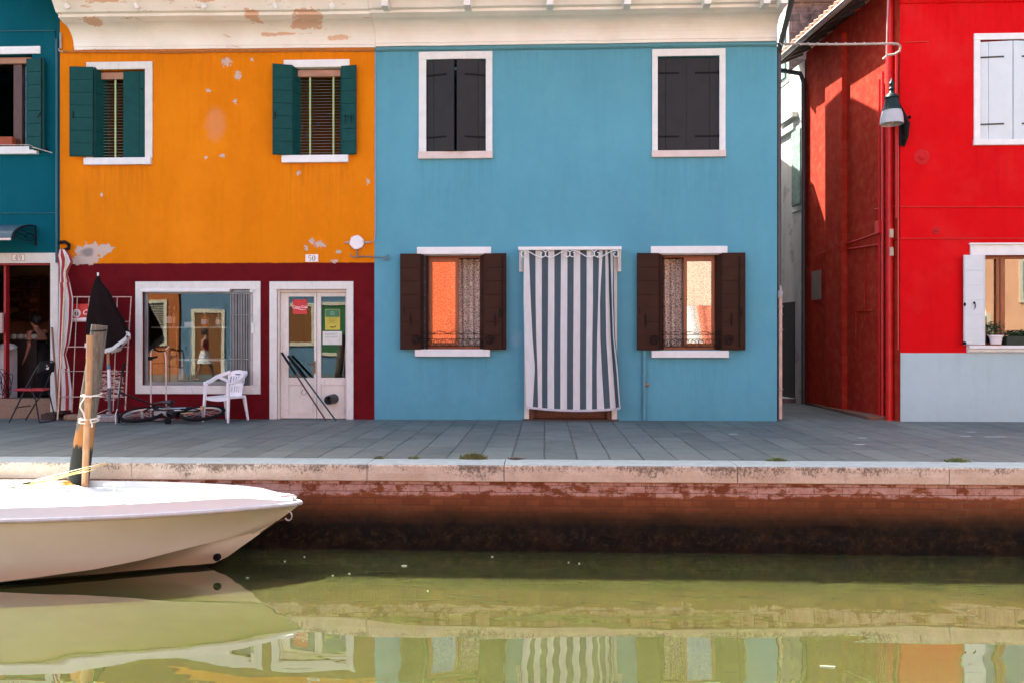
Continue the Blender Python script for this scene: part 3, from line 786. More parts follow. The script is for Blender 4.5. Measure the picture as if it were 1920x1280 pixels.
# junction box + hooks
jb = P(670, 455.5)
m = MB(); m.lathe([(.115,0),(.12,-.01),(.12,-.05),(.105,-.065),(.02,-.066)], (jb.x, 0, jb.z), 24, 'y')
for a in range(6):
    t = a*PI/3+.3; m.lathe([(.018,0),(.018,-.066),(.01,-.07)], (jb.x+.108*math.cos(t), 0, jb.z+.108*math.sin(t)), 8, 'y')
jbo = m.build('junction_box', M['plastic'], orange, True)
m = MB(); m.tube([(jb.x,-.03,jb.z-.11),(jb.x,-.03,jb.z-.2),(jb.x+.01,-.03,jb.z-.26),P(675,481,-.03),P(700,482,-.03),P(722,483,-.03)], .011, 7)
c0 = P(726, 484); m.tube([(x, -.04, z) for x, _, z in spiral(c0.x, c0.z, .05, .03, PI/2, .85, 0, s=-1)], .011, 6)
c0 = P(665, 480); m.tube([(x, -.03, z) for x, _, z in spiral(c0.x, c0.z+.03, .06, .06, PI, .55, 0, s=1)], .009, 6)
m.build('hooked_rod', simple('blue_grey_rod', (.12,.16,.18), .5), orange, True)
m = MB(); m.tube([P(648,455,-.02), P(692,455,-.02)], .018, 6); m.build('box_back_plate', M['conduit'], orange)
c0 = P(122, 462)
m = MB(); m.tube([P(112,455,-.03), P(122,454,-.05), P(129,459,-.07), P(129,466,-.07), P(121,469,-.06), P(114,473,-.05), P(116,478,-.06)], .03, 8)
m.build('pipe_elbow', M['iron'], orange, True)

# ================================================================== BLUE HOUSE
blue = thing('blue_house', 'light blue house with striped door curtain and charcoal upper shutters, in the middle', 'house', (X(1080), 0, 0))
bU1 = rect(799.5, 911, 112, 285); bU2 = rect(1233, 1348.5, 106, 283)
bL1 = rect(797, 906, 477, 655); bL2 = rect(1238, 1349, 476, 656); bD = rect(983, 1157, 480, 786); bD = (bD[0], bD[1], 0, bD[3])
mb = MB(); wall(mb, XO+.001, XB, 0, 7.0, [bU1, bU2, bL1, bL2, bD]); shell(mb, XO+.001, XB, 4.4, 7.0)
mb.build('wall', M['blue'], blue)
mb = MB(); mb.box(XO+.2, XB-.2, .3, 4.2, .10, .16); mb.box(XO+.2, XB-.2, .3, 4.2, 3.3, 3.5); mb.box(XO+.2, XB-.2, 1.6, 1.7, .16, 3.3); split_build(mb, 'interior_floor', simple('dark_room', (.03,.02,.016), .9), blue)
cornice(blue, 705, 1454.5, 88.5, 78, M['cornice'], 0)
m = MB()
for px in (724, 877, 1031, 1175, 1324, 1434, 1466):
    x = X(px, -.72); zz = Z(16-px*.0065, px, -.72); m.box(x-.055, x+.055, -.86, -.62, zz-.055, zz+.25)
split_build(m, 'rafter_end', M['cornice'], blue, bevel=.004)
for hs, xa, xb in ((orange, XT-.35, XO), (blue, XO+.002, XB+.12)):
    m = MB(); gable(m, xa, xb, -1.03, EAVE+.1, 3.6, 9.05, 4.5, 8.7)
    n = int((xb-xa)/.21)
    for k in range(n):
        x = xa+.1+k*.21
        a = V((x, -1.06, EAVE+.13)); b = V((x, 3.6, 9.10)); m.tube([a, b], [.085,.07], 8)
    m.build('roof', M['tile'], hs)
m = MB(); m.tube([(XT-.3,-1.1,EAVE+.02),(XB+.1,-1.1,EAVE+.02)], .07, 10); m.build('gutter', M['gutter'], blue)
m = MB()
cable(m, [(705, 91.5), (1000, 88), (1250, 84), (1457, 81.5)], .016); cable(m, [(705, 95.5), (1000, 92), (1250, 88.5), (1457, 85)], .013, y=-.02)
cable(m, [(705, 93.5), (1000, 90), (1250, 86), (1457, 83)], .014, y=-.036)
m.build('cable', M['blue_cable'], blue, True)
m = MB(); xx = XB+.045
m.tube([(xx+.02,-1.0,EAVE+.02),(xx+.02,-.85,EAVE-.15),(xx,.06,Z(95,1457)),(xx,.08,Z(110,1457)),(xx,.08,2.0),(xx,.08,.02)], .045, 12)
m.build('downpipe', M['dark_pipe'], blue, True)
m = MB(); m.tube([P(1463.5, 785, -.01), P(1463.5, 640, -.01), P(1463.5, 560, -.01)], .028, 10); 
m.build('conduit', simple('pinkish_conduit', (.50,.33,.25), .6, .2), blue, True)
m = MB(); m.lathe([(.035,0),(.045,.02),(.045,.12),(.02,.15),(.02,.22)], P(1463.5, 560, -.01), 10); 
for py in (575, 590, 618, 727): m.box(X(1460.5), X(1467), -.05, .03, Z(py+2), Z(py))
split_build(m, 'conduit_cap', M['gutter'], blue, True)
def strap(m, x0, x1, z, y):
    m.box(min(x0, x1), max(x0, x1), y-.008, y, z-.014, z+.014)
def closed_pair(house, r, surr, xm, z_ajar, ajar, mat, sillmat, strapmat, yb=.05, splits=(.25, .75), surm='white'):
    x0, x1, z0, z1 = r
    fr = MB(); ring(fr, r, (x0+.03, x1-.03, z0+.03, z1-.03), .16, .22)
    wn = fr.build('window', M['darkframe'], house)
    m = MB(); ring(m, (surr[0], surr[1], r[2], surr[3]), r, -.028, 0, 'tlr'); m.build('surround', M[surm], wn, bevel=.007)
    m = MB(); m.box(surr[0]-.008, surr[1]+.004, -.05, .1, surr[2], r[2]); m.build('sill', sillmat, wn, bevel=.006)
    pane('pane', x0+.03, x1-.03, z0+.03, z1-.03, .19, wn, M['glass'])
    for side in (0, 1):
        W = (xm-x0) if side == 0 else (x1-xm); W -= .004; H = z1-z0-.03
        hx = x0+.003 if side == 0 else x1-.003
        # hinge on the outer edge; ajar leaves swing outwards (towards -y)
        T = at(hx, yb, z0+.004, (-ajar if side == 0 else ajar), side == 1)
        m = MB(); m.xf = T; boards_v(m, W, H, [.28]); m.xf = None
        m.build('shutter', mat, wn, bevel=.002)
        m = MB(); m.xf = T
        for zz in (.155, .84):
            m.box(0, W*.74, -.044, -.035, H*zz-.013, H*zz+.013); m.lathe([(.012,-.03),(.012,.03)], (.004,-.045,H*zz), 8)
        m.xf = None; split_build(m, 'strap_hinge', strapmat, wn)
    return wn
closed_pair(blue, bU1, rect(785.5, 923.5, 97.5, 298.5), (bU1[0]+bU1[1])/2, 0, math.radians(15), M['grey_wood'], M['sill'], M['iron'])
closed_pair(blue, bU2, rect(1222.5, 1360, 92.5, 295.5), X(1287.5), 0, 0.0, M['grey_wood'], M['sill'], M['iron'])
def low_window(house, r, lint, sil, lsh, rsh, closed_side, xm, nm):
    x0, x1, z0, z1 = r
    fr = MB(); ring(fr, r, (x0+.05, x1-.05, z0+.05, z1-.05), .16, .23)
    wn = fr.build('window', M['varnish'], house, bevel=.004)
    m = MB()                       # the closed casement
    cx0, cx1 = (x0+.05, xm+.03) if closed_side == 'l' else (xm-.03, x1-.05)
    ring(m, (cx0, cx1, z0+.05, z1-.05), (cx0+.055, cx1-.055, z0+.115, z1-.115), .135, .185); m.build('casement', M['varnish'], wn, bevel=.004)
    pane('pane', cx0+.055, cx1-.055, z0+.115, z1-.115, .155, wn, M['glass2'])
    # opened casement folded inwards
    ox = x1-.06 if closed_side == 'l' else x0+.06
    m = MB(); m.box(ox-.02, ox+.02, .23, .62, z0+.05, z1-.05); m.build('open_casement', M['varnish'], wn)
    m = MB(); m.box(lint[0], lint[1], -.028, .3 if False else 0, lint[2], lint[3]); m.build('lintel', M['white_clean'], wn, bevel=.008)
    m = MB(); m.box(x0, x1, .0, .14, z1-.02, z1+.0); m.build('head_rail', M['gutter'], wn)
    m = MB(); m.box(sil[0], sil[1], -.07, .15, sil[2], sil[3]); m.build('sill', M['white'], wn, bevel=.006)
    H = Z(476.5, 850)-Z(655, 850)
    for (a, b), side in ((lsh, 0), (rsh, 1)):
        hx = X(b) if side == 0 else X(a); W = abs(X(b)-X(a)); mir = side == 0
        m = MB(); m.xf = at(hx, -.055, z0-.0, math.radians(4 if side == 0 else -4), mir); boards_h(m, W, H, 7, .03); m.xf = None
        m.xf = at(hx, -.06, z0, math.radians(62 if side == 0 else 118), False)
        boards_h(m, .17, H-.01, 7, .026); m.xf = None
        m.build('shutter', M['brown_wood'], wn, bevel=.002)
        m = MB()
        lx = X(a+18) if side == 0 else X(a+19)
        m.tube([P(a+18 if side == 0 else a+20, 588, -.11), P(a+18 if side == 0 else a+20, 597, -.13), P(a+18 if side == 0 else a+20, 612, -.11)], [.006,.011,.006], 6)
        if side == 0: m.tube([P(a+6, 577, -.10), P(a+6, 590, -.10)], .012, 6)
        else:
            m.tube([P(b-8, 480, -.13), P(b-8, 652, -.13)], .008, 6); m.box(X(b-13), X(b-7), -.13, -.09, Z(594), Z(580))
        split_build(m, 'shutter_bolt', M['iron'], wn)
    # little wrought-iron guard
    g = MB(); yg = -.02
    gx0, gx1 = x0-.1, x1+.1
    zb_ = z0+.06
    for zz in (zb_, zb_+.12, zb_+.2): g.tube([(gx0,yg-.02,zz),(gx1,yg-.02,zz)], .0055, 5)
    nsc = 5; wd = (gx1-gx0)/nsc
    for k in range(nsc):
        cx = gx0+wd*(k+.5)
        for sgn in (-1, 1):
            g.tube([(cx+sgn*(wd*.24)+.055*math.cos(a)*(1-.45*t), yg-.02, zb_+.06+.055*math.sin(a)*(1-.45*t)) for t, a in [(i/14, sgn*(PI*.5)+sgn*i/14*PI*2.4) for i in range(15)]], .005, 5)
        g.tube([(cx-wd*.5+wd*i/8, yg-.02, zb_+.2+.05*math.sin(i/8*PI)) for i in range(9)], .005, 5)
    for ex in (gx0-.02, gx1+.02):
        g.tube([(x, yg-.14, z) for x, _, z in spiral(ex, zb_+.1, .085, .04, 0, 1.3, 0, 20)], .008, 5)
        g.tube([(x, yg-.16, z) for x, _, z in spiral(ex+.01, zb_+.07, .05, .02, 1, 1.1, 0, 16)], .008, 5)
    g.build('iron_guard', M['iron'], wn, True)
    # lace curtain
    lc = MB(); n = 60
    rows = []
    for z in (z0+.06, z0+.5, z0+1.0, z1-.06):
        rows.append([(x0+.04+(x1-x0-.08)*i/n, .30+.022*math.sin(i*.75)+.012*math.sin(i*1.7+z), z) for i in range(n+1)])
    lc.grid(rows); o = lc.build('lace_curtain', M['lace'], None, True)
    tag(o, nm, 'curtain', 'lace curtains of the blue house')
    return wn
low_window(blue, bL1, rect(782, 921, 463.5, 477), rect(779, 919, 654.5, 668), (752, 790), (908, 950), 'l', X(855),
           'patterned lace curtain in the lower window left of the striped door curtain')
low_window(blue, bL2, rect(1220, 1363.5, 462, 476), rect(1221, 1365, 657, 670), (1193, 1234), (1352, 1395), 'r', X(1288),
           'patterned lace curtain in the lower window right of the striped door curtain')
# door of the blue house
m = MB(); m.box(bD[0], X(992), .0, .12, 0, bD[3]); m.box(X(1147), bD[1], 0, .12, 0, bD[3]); m.box(X(992), X(1147), 0, .12, bD[3]-.12, bD[3])
bd = m.build('door_frame', M['white_worn'], blue, bevel=.004)
m = MB(); m.box(X(992), X(1147), .16, .2, .02, bD[3]-.1); m.box(X(1000), X(1139), .13, .16, .05, .2); m.box(X(992), X(1001), .03, .16, 0, 2); m.box(X(1138), X(1147), .03, .16, 0, 2); m.build('door_leaf', M['darkframe'], bd, bevel=.004)
m = MB(); m.box(bD[0]-.02, bD[1]+.02, -.08, .16, 0, .022); m.build('threshold', simple('brown_threshold', (.055,.025,.015), .6), bd)
# canopy rail
m = MB(); r_ = rect(972, 1165, 464, 469.5, -.2)
m.box(r_[0], r_[1], -.24, -.01, r_[2]+.01, r_[3]); m.box(r_[0], r_[1], -.26, -.24, r_[2], r_[3]+.006)
rail = m.build('curtain_rail', M['white_clean'], blue, bevel=.003)
m = MB(); xs0, xs1 = r_[0]+.05, r_[1]-.05; zc = Z(477, 1060, -.25)
for k in range(4):
    a = xs0+(xs1-xs0)*k/4; b = xs0+(xs1-xs0)*(k+1)/4; w_ = (b-a); y = -.25; up = 1 if k % 2 else -1
    la = spiral(a+.05, zc, .062, .025, PI*.5, 1.0, y, 18, 1)
    lb = spiral(b-.05, zc, .062, .025, PI*.5, 1.0, y, 18, -1)
    m.tube(la, .008, 6); m.tube(lb, .008, 6)
    m.tube([(a+.05+(w_-.1)*i/12, y, zc+.058*math.cos(i/12*PI)*(-up)) for i in range(13)], .008, 6)
m.build('scroll_trim', M['white_clean'], rail, True)
m = MB()
for px in (977, 1161):
    x = X(px); m.box(x-.03, x+.03, -.025, -.001, Z(510), Z(471)); m.bar((x, -.02, Z(507)), (x, -.22, Z(473)), .03, .012)
split_build(m, 'bracket', M['white_clean'], rail)
# striped curtain
def lerp_tab(tab, v):
    for (a, ra), (b, rb) in zip(tab, tab[1:]):
        if v <= b: f = (v-a)/(b-a); return [p+(q-p)*f for p, q in zip(ra, rb)]
    return tab[-1][1]
T_ = [(70,  [113,148,192,234,277,318,362,405,447,490,533,575,617,640,658,676,690,706,712]),
      (400, [113,160,193,234,276,318,360,404,446,490,533,575,610,622,660,684,700,708,716]),
      (640, [118,172,197,234,274,317,358,403,444,489,531,571,603,624,663,693,708,716,722]),
      (850, [124,188,205,235,272,316,358,402,443,488,530,569,600,634,676,708,730,740,744]),
      (1105,[130,174,209,236,272,316,358,402,443,488,530,569,602,650,690,727,750,757,759])]
m = MB(); ny = 30
rows = []; K = 4
for j in range(ny+1):
    vy = 70+(1105-70)*j/ny; b_ = lerp_tab(T_, vy); row = []
    sagpx = 0
    for i in range((len(b_)-1)*K+1):
        q = i//K; f = (i % K)/K
        c = b_[q] if f == 0 else b_[q]+(b_[q+1]-b_[q])*f
        fr = i/((len(b_)-1)*K); low = j/ny
        yy = -.19-.06*low*math.sin(fr*PI)-.016*math.sin(fr*2*PI*3.2+low*1.5)*(.4+low)-.02*math.sin(i*PI/K)*.25
        if fr > .72: yy -= .035*math.sin((fr-.72)/.28*PI*3)
        if fr < .12: yy -= .03*math.cos(fr/.12*PI/2)
        py = 450+(vy+(22*math.sin(fr*PI)*low if True else 0))/3.554
        row.append(P(950+c/3.554, py, yy))
    rows.append(row)
nc = len(rows[0])
for j in range(ny):
    for i in range(nc-1):
        q = i//K; m.mi = 1 if q % 2 else 0
        m.add([rows[j][i], rows[j][i+1], rows[j+1][i+1], rows[j+1][i]], [(0,1,2,3)])
# scalloped hem
m.mi = 2
for i in range(nc-1):
    a, b = rows[-1][i], rows[-1][i+1]
    for k in range(3):
        p = a+(b-a)*k/3; q = a+(b-a)*(k+1)/3; mid = (p+q)/2
        m.add([p, q, q+V((0,-.004,-.028)), mid+V((0,-.004,-.045)), p+V((0,-.004,-.028))], [(0,1,2,3,4)])
def cloth(name, col):
    s = N(name); w = s.noise(9, 4, .6, s.pos((2,2,.5)))
    t = s.noise(260, 2, .5)
    d = s.n('BsdfPrincipled', {'Base Color': s.mix(s.ramp(w, .3, .7), tuple(x*.86 for x in col), col), 'Roughness': .95, 'Specular IOR Level': .1, 'Normal': s.bump(s.math('ADD', s.math('MULTIPLY', t, .3), w), .35, .006)})
    tl = s.n('BsdfTranslucent', {'Color': tuple(x*.8 for x in col)+(1,)})
    mx = s.n('MixShader', {0: .18}); s.t.links.new(d.outputs[0], mx.inputs[1]); s.t.links.new(tl.outputs[0], mx.inputs[2])
    s.t.links.new(mx.outputs[0], s.out.inputs[0]); return s.m
M['cl_white'] = cloth('white_canvas', (.74,.79,.78)); M['cl_grey'] = cloth('slate_canvas', (.085,.128,.15)); M['cl_lace'] = cloth('white_lace_hem', (.62,.64,.66))
o = m.build('door_curtain', [M['cl_white'], M['cl_grey'], M['cl_lace']], None, True)
tag(o, 'white and slate grey striped curtain hanging over the blue house door', 'curtain')
# gas pipe and tap
m = MB(); m.tube([P(1208, 657, -.04), P(1208, 786, -.04)], .032, 12); m.box(X(1203), X(1213), -.07, 0, Z(704.5), Z(701)); m.tube([P(1211.5,703,-.06), P(1213,718,-.06)], .006, 5)
pp = m.build('gas_pipe', M['blue_cable'], blue, True)
m = MB(); m.lathe([(.01,-.03),(.028,-.01),(.028,.015),(.01,.03)], P(1213.5, 721, -.07), 10, 'x'); m.build('tap', simple('orange_tap', (.45,.16,.04), .5), pp, True)

# ================================================================== RED HOUSE
SK = -0.111      # skew of the alley wall
def A(Y, z, off=0.0): return V((XR+SK*Y-off, Y, z))
def PA(px, py, off=0.0):
    u = (px-960)/FOC; v = (640-py)/FOC; dx = u*CT-ST; dy = u*ST+CT
    # x = dx t ; y = -14 + dy t ; x = XR + SK*y - off
    t = (XR-off+SK*CAM.y)/(dx-SK*dy)
    return V((dx*t, CAM.y+dy*t, CAM.z+v*t))
red = thing('red_house', 'bright red house with pale grey lower wall beside the alley, at the right edge', 'house', (X(1900), 0, 0))
rU = rect(1837, 1960, 75, 262); rL = rect(1846, 1990, 479, 648)
YE = 3.65; ZR = 7.05
mb = MB(); wall(mb, XR, XRR, 0, ZR, [rU, rL]); 
mb.box(XRR-.2, XRR, .3, 8, 0, ZR); mb.box(XR-.3, XRR-.2, 7.8, 8, 0, ZR); mb.build('wall', M['red'], red)
def sideblock(m, y0, y1, z0, z1, off0, off1):
    """block lying on the alley wall between offsets"""
    vs = [A(y0,z0,off0), A(y1,z0,off0), A(y1,z0,off1), A(y0,z0,off1), A(y0,z1,off0), A(y1,z1,off0), A(y1,z1,off1), A(y0,z1,off1)]
    m.add(vs, [(0,1,2,3),(7,6,5,4),(0,4,5,1),(1,5,6,2),(2,6,7,3),(3,7,4,0)])
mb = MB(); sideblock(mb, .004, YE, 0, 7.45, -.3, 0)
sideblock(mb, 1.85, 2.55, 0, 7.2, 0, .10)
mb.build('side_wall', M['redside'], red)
mb = MB(); mb.box(XR, XRR, -.014, 0, 0, Z(661.5, 1800)); mb.build('dado', M['dado'], red, bevel=.003)
mb = MB(); mb.box(XR+SK*YE, XRR-.2, .3, 7.8, 0, .05); mb.box(XR+.3, XRR-.2, .3, 7.8, 3.2, 3.4); mb.box(XR+.3, XRR-.2, 1.7, 1.8, .05, 3.2); split_build(mb, 'interior_floor', simple('red_house_interior', (.16,.08,.05), .9), red)
# front cornice
mb = MB(); mb.prismx([(0,6.98),(-.03,6.98),(-.10,7.06),(-.22,7.10),(-.24,7.2),(0,7.2)], XR-.02, XRR); mb.build('cornice', M['red'], red)
# roof sloping up from the alley eave
OVH = .42; ZE = 7.42
def roofpt(Y, o, dz=0): return V((XR+SK*Y-OVH+o, Y, ZE+o*.38+dz))
mb = MB()
y0, y1 = -.3, 4.1
a, b, c, d = roofpt(y0,0), roofpt(y1,0), roofpt(y1,5.5), roofpt(y0,5.5)
mb.add([a,b,c,d]+[p+V((0,0,.05)) for p in (a,b,c,d)], [(0,1,2,3),(7,6,5,4),(0,4,5,1),(1,5,6,2),(2,6,7,3),(3,7,4,0)])
k = y0+.1
while k < y1:
    for q in range(3):
        oo = -.06+q*.42
        mb.tube([roofpt(k, oo, .06), roofpt(k, oo+.46, .05)], [.10,.08], 8)
    mb.tube([roofpt(k, 1.2, .05), roofpt(k, 5.4, .05)], .08, 6)
    k += .21
mb.build('roof', M['tile'], red)
mb = MB()
for t_ in range(12):
    yy = y0+.15+t_*.38
    mb.bar(roofpt(yy, .02, -.05), roofpt(yy, .5, -.05), .07, .09)
mb.bar(roofpt(y0, .0, -.04), roofpt(y1, .0, -.04), .03, .13)
mb.build('eave_board', simple('dark_eave_wood', (.05,.035,.03), .8), red)
mb = MB(); prof = []
pts0 = []; pts1 = []
for i in range(9):
    a_ = PI+i/8*PI; pts0.append(roofpt(y0-.05, -.085, .0)+V((.07*math.cos(a_), 0, .07*math.sin(a_)))); pts1.append(roofpt(y1, -.085, .0)+V((.07*math.cos(a_), 0, .07*math.sin(a_))))
mb.grid([pts0, pts1]); mb.tube([roofpt(y0-.05,-.155), roofpt(y1,-.155)], .012, 6)
k = y0
while k < y1: mb.bar(roofpt(k, -.155, -.0), roofpt(k, -.085, -.075), .02, .01); k += .55
gt = mb.build('gutter', M['gutter'], red, True)
sm = gt.modifiers.new('thickness', 'SOLIDIFY'); sm.thickness = .006
# chimney above the roof on the breast
mb = MB(); sideblock(mb, 1.75, 2.5, 7.3, 9.3, -.55, -.1); mb.build('chimney', M['redside'], red)
# downpipe at the far end of the gutter
m = MB()
g0 = roofpt(3.9, -.085, -.07)
m.tube([g0, g0+V((0,0,-.14)), A(3.62, ZE-.42, .14), A(3.62, ZE-.6, .07), A(3.62, 3, .07), A(3.62, .02, .07)], .05, 10); m.build('downpipe', M['dark_pipe'], red, True)
# pipes on the side wall
m = MB()
def vpipe(px, off, r, z0, z1):
    a = PA(px, 640, off); m.tube([V((a.x, a.y, z0)), V((a.x, a.y, z1))], r, 9)
vpipe(1668, .07, .06, .0, 7.4); vpipe(1655, .05, .025, .0, 6.0); vpipe(1649, .05, .02, 0, 5.9); vpipe(1681, .04, .022, 3.4, 6.2); vpipe(1684, .04, .012, 1.2, 5.2)
split_build(m, 'pipe', M['red_pipe'], red, True)
m = MB()
def spath(pts, off, r): m.tube([PA(px, py, off) for px, py in pts], r, 6)
spath([(1686,448),(1668,450),(1650,458),(1600,466),(1556,470),(1530,478)], .03, .012)
spath([(1645,437),(1620,447),(1585,458),(1556,472)], .04, .016)
spath([(1640,392),(1686,386)], .03, .008)
for (a, b) in (((1688,388),(1930,388)), ((1688,447.5),(1930,447))): m.tube([P(a[0],a[1],-.012), P(b[0],b[1],-.012)], .010, 6)
m.tube([P(1696,80,-.012), P(1742,78,-.012)], .009, 6)
split_build(m, 'cable', M['red_pipe'], red, True)
m = MB(); a = PA(1650, 425, .05); m.box(a.x-.06, a.x+.04, a.y-.08, a.y+.08, a.z-.13, a.z+.1); m.build('meter_box', M['red_pipe'], red, bevel=.01)
m = MB()
for py in (438, 472): a = PA(1671, py, .14); m.box(a.x-.03, a.x+.03, a.y-.02, a.y, a.z-.07, a.z+.07)
split_build(m, 'pipe_sticker', simple('beige_sticker', (.42,.33,.25), .7), red)
# small window and blocked outlines in the side wall
m = MB(); a = PA(1524, 535, 0); b = PA(1540, 535, 0)
sideblock(m, b.y, a.y, PA(1532,562).z, PA(1532,508).z, 0, .03); m.build('small_window_frame', simple('dull_brown_frame', (.22,.17,.14), .8), red)  # plain dull brown frame block
m = MB()
for (p1, p2) in (((1622,463),(1622,604)), ((1606,584),(1606,670)), ((1606,584),(1640,582)), ((1622,463),(1645,462))):
    q1 = PA(*p1, .0); q2 = PA(*p2, .0); m.tube([q1+V((-.012,0,0)), q2+V((-.012,0,0))], .014, 5)
split_build(m, 'blocked_opening_edge', M['redside'], red)
# round wall bosses
m = MB()
for px, py, r_ in ((1728, 295, .13), (1755, 433, .07)):
    p = P(px, py); m.lathe([(r_,0),(r_,-.01),(r_*.75,-.018),(r_*.45,-.012),(r_*.3,-.035),(r_*.1,-.04)], p, 22, 'y')
split_build(m, 'wall_boss', simple('dull_red_boss', (.50,.005,.007), .9), red, True)
# windows on the red front
closed_pair(red, rU, rect(1825, 1975, 63, 273), X(1897), 0, math.radians(6), M['pale_wood'], M['white_clean'], simple('dark_steel_strap', (.03,.035,.04), .5), surm='white_clean')
m = MB(); ring(m, rL, (rL[0]+.05, rL[1]-.05, rL[2]+.05, rL[3]-.05), .12, .19)
m.box(X(1874), X(1881), .10, .17, rL[2]+.05, rL[3]-.05); m.box(X(1881), X(1890), .085, .17, rL[2]+.05, rL[3]-.05)
wn = m.build('window', M['varnish'], red, bevel=.004)
pane('pane', rL[0]+.05, X(1874), rL[2]+.05, rL[3]-.05, .14, wn, M['glass2']); pane('pane', X(1890), rL[1]-.05, rL[2]+.05, rL[3]-.05, .14, wn, M['glass2'])
m = MB(); n = 40
m.grid([[(rL[0]+.05+(X(1874)-rL[0]-.05)*i/n, .3+.02*math.sin(i*.9), z) for i in range(n+1)] for z in (rL[2], rL[3])])
o = m.build('net_curtain', simple('peach_net_curtain', (.55,.36,.22), .9), None, True); tag(o, 'peach net curtain behind the lower window of the red house', 'curtain')
m = MB(); o_ = rect(1818, 2000, 456, 480); m.box(o_[0], o_[1], -.03, 0, rL[3], o_[3]); m.box(o_[0]-.02, o_[1], -.06, 0, o_[3]-.03, o_[3]); m.build('lintel', M['white_clean'], wn, bevel=.006)
m = MB(); zt = Z(647.5, 1880); x0 = X(1812); 
m.prismx([(.12,zt),(-.10,zt),(-.10,zt-.05),(-.07,zt-.06),(-.06,zt-.10),(-.03,zt-.125),(.12,zt-.125)], x0, XRR-.5); m.build('sill', M['white_clean'], wn, bevel=.004)
m = MB(); z0 = Z(647, 1820)+.005; z1 = Z(479.5, 1820); m.xf = at(X(1841), -.045, z0, math.radians(5), True); boards_h(m, X(1841)-X(1801.5), z1-z0, 6, .03, .003); m.xf = None
m.xf = at(X(1841), -.045, z0, math.radians(78)); boards_h(m, .2, z1-z0, 1, .028, .003); m.xf = None
m.build('shutter', M['pale_wood'], wn, bevel=.002)
m = MB(); latch(m, X(1820), Z(573,1820), -.10); m.lathe([(.012,-.03),(.02,0),(.012,.03)], P(1809, 571, -.10), 8); m.lathe([(.02,0),(.03,.02),(.02,.05)], P(1808.5, 646, -.09), 8); split_build(m, 'latch', M['iron'], wn)
M['leaf'] = simple('dark_leaf', (.035,.075,.025), .55, .35, 12)
M['leaf2'] = simple('light_leaf', (.10,.15,.04), .6, .3, 12)
def leaves(m, c, rx, ry, rz, n, s):
    for _ in range(n):
        while True:
            d = V((RN.uniform(-1,1), RN.uniform(-1,1), RN.uniform(-1,1)))
            if d.length < 1: break
        p = V(c)+V((d.x*rx, d.y*ry, d.z*rz)); a = RN.uniform(0, 2*PI); t = RN.uniform(-.9,.9)
        u = V((math.cos(a), math.sin(a), t)).normalized()*s*RN.uniform(.6,1.2); w = u.cross(V((RN.uniform(-1,1),RN.uniform(-1,1),1))).normalized()*s*.45
        m.add([p-u*.5, p+w*.5, p+u*.6, p-w*.5], [(0,1,2,3)])
pc = P(1867, 646, -.02); zt0 = zt
t_ = thing('potted_plant', 'small green plant in a white pot on the red house window sill', 'potted plant', (pc.x, -.02, zt0))
m = MB(); m.lathe([(.075,0),(.08,.0),(.10,.12),(.118,.125),(.118,.15),(.10,.15),(.095,.125)], (pc.x,-.02,zt0+.02), 20); m.build('pot', M['plastic'], t_, True)
m = MB(); m.lathe([(.09,0),(.10,.02)], (pc.x,-.02,zt0), 16); m.build('saucer', simple('terracotta_saucer', (.30,.07,.04), .8), t_)
m = MB(); m.lathe([(.09,0),(.09,.004)], (pc.x,-.02,zt0+.14), 14); m.build('soil', simple('soil', (.03,.02,.015), .95), t_)
m = MB(); leaves(m, (pc.x-.03,-.02,zt0+.27), .16,.10,.13, 230, .055); m.tube([(pc.x,-.02,zt0+.14),(pc.x-.02,-.02,zt0+.3)], .006, 5); m.build('foliage', M['leaf'], t_)
x0, x1 = X(1882), X(1990)
t_ = thing('planter_box', 'long dark green planter of low leaves on the red house sill, beside the white pot', 'planter', ((x0+x1)/2, 0, zt0))
m = MB(); m.prismx([(-.08,zt0+.002),(.07,zt0+.002),(.09,zt0+.15),(-.10,zt0+.15)], x0, x1); m.build('trough', simple('dark_green_plastic', (.006,.022,.016), .45), t_, bevel=.005)
m = MB(); leaves(m, ((x0+x1)/2,-.01,zt0+.19), (x1-x0)/2,.10,.07, 700, .05); m.build('foliage', M['leaf'], t_)

# wall lantern
lp = P(1672, 235, -.25)
lt = thing('wall_lantern', 'dark green street lantern with white glass bowl at the red house corner', 'street lamp', (XR, 0, lp.z))
def LZ(py): return P(1672, py, -.25).z
m = MB(); cx, cy = lp.x, -.25
m.lathe([(.155,LZ(208)),(.145,LZ(205)),(.12,LZ(199)),(.115,LZ(193)),(.10,LZ(186)),(.115,LZ(184)),(.10,LZ(180)),(.05,LZ(176)),(.028,LZ(170)),(.05,LZ(167)),(.03,LZ(164)),(.035,LZ(160)),(.045,LZ(157)),(.02,LZ(152)),(.006,LZ(147))], (cx,cy,0), 22)
m.build('lantern_cap', simple('dark_green_cast_iron', (.008,.024,.023), .5, .2, 14, spec=.2), lt, True)
m = MB(); m.lathe([(.145,LZ(207)),(.168,LZ(215)),(.178,LZ(222)),(.184,LZ(233)),(.176,LZ(233.5)),(.168,LZ(222)),(.14,LZ(209))], (cx,cy,0), 24)
s_ = N('opal_glass'); s_.principled(Base_Color=(.75,.80,.82), Roughness=.15, Transmission_Weight=.45); m.build('glass_bowl', s_.m, lt, True)
m = MB(); m.lathe([(.02,LZ(214)),(.045,LZ(222)),(.05,LZ(228)),(.02,LZ(233))], (cx,cy,0), 14); m.build('bulb', simple('bulb_glass', (.5,.4,.28), .3), lt, True)
m = MB()
xb_ = XR+.03
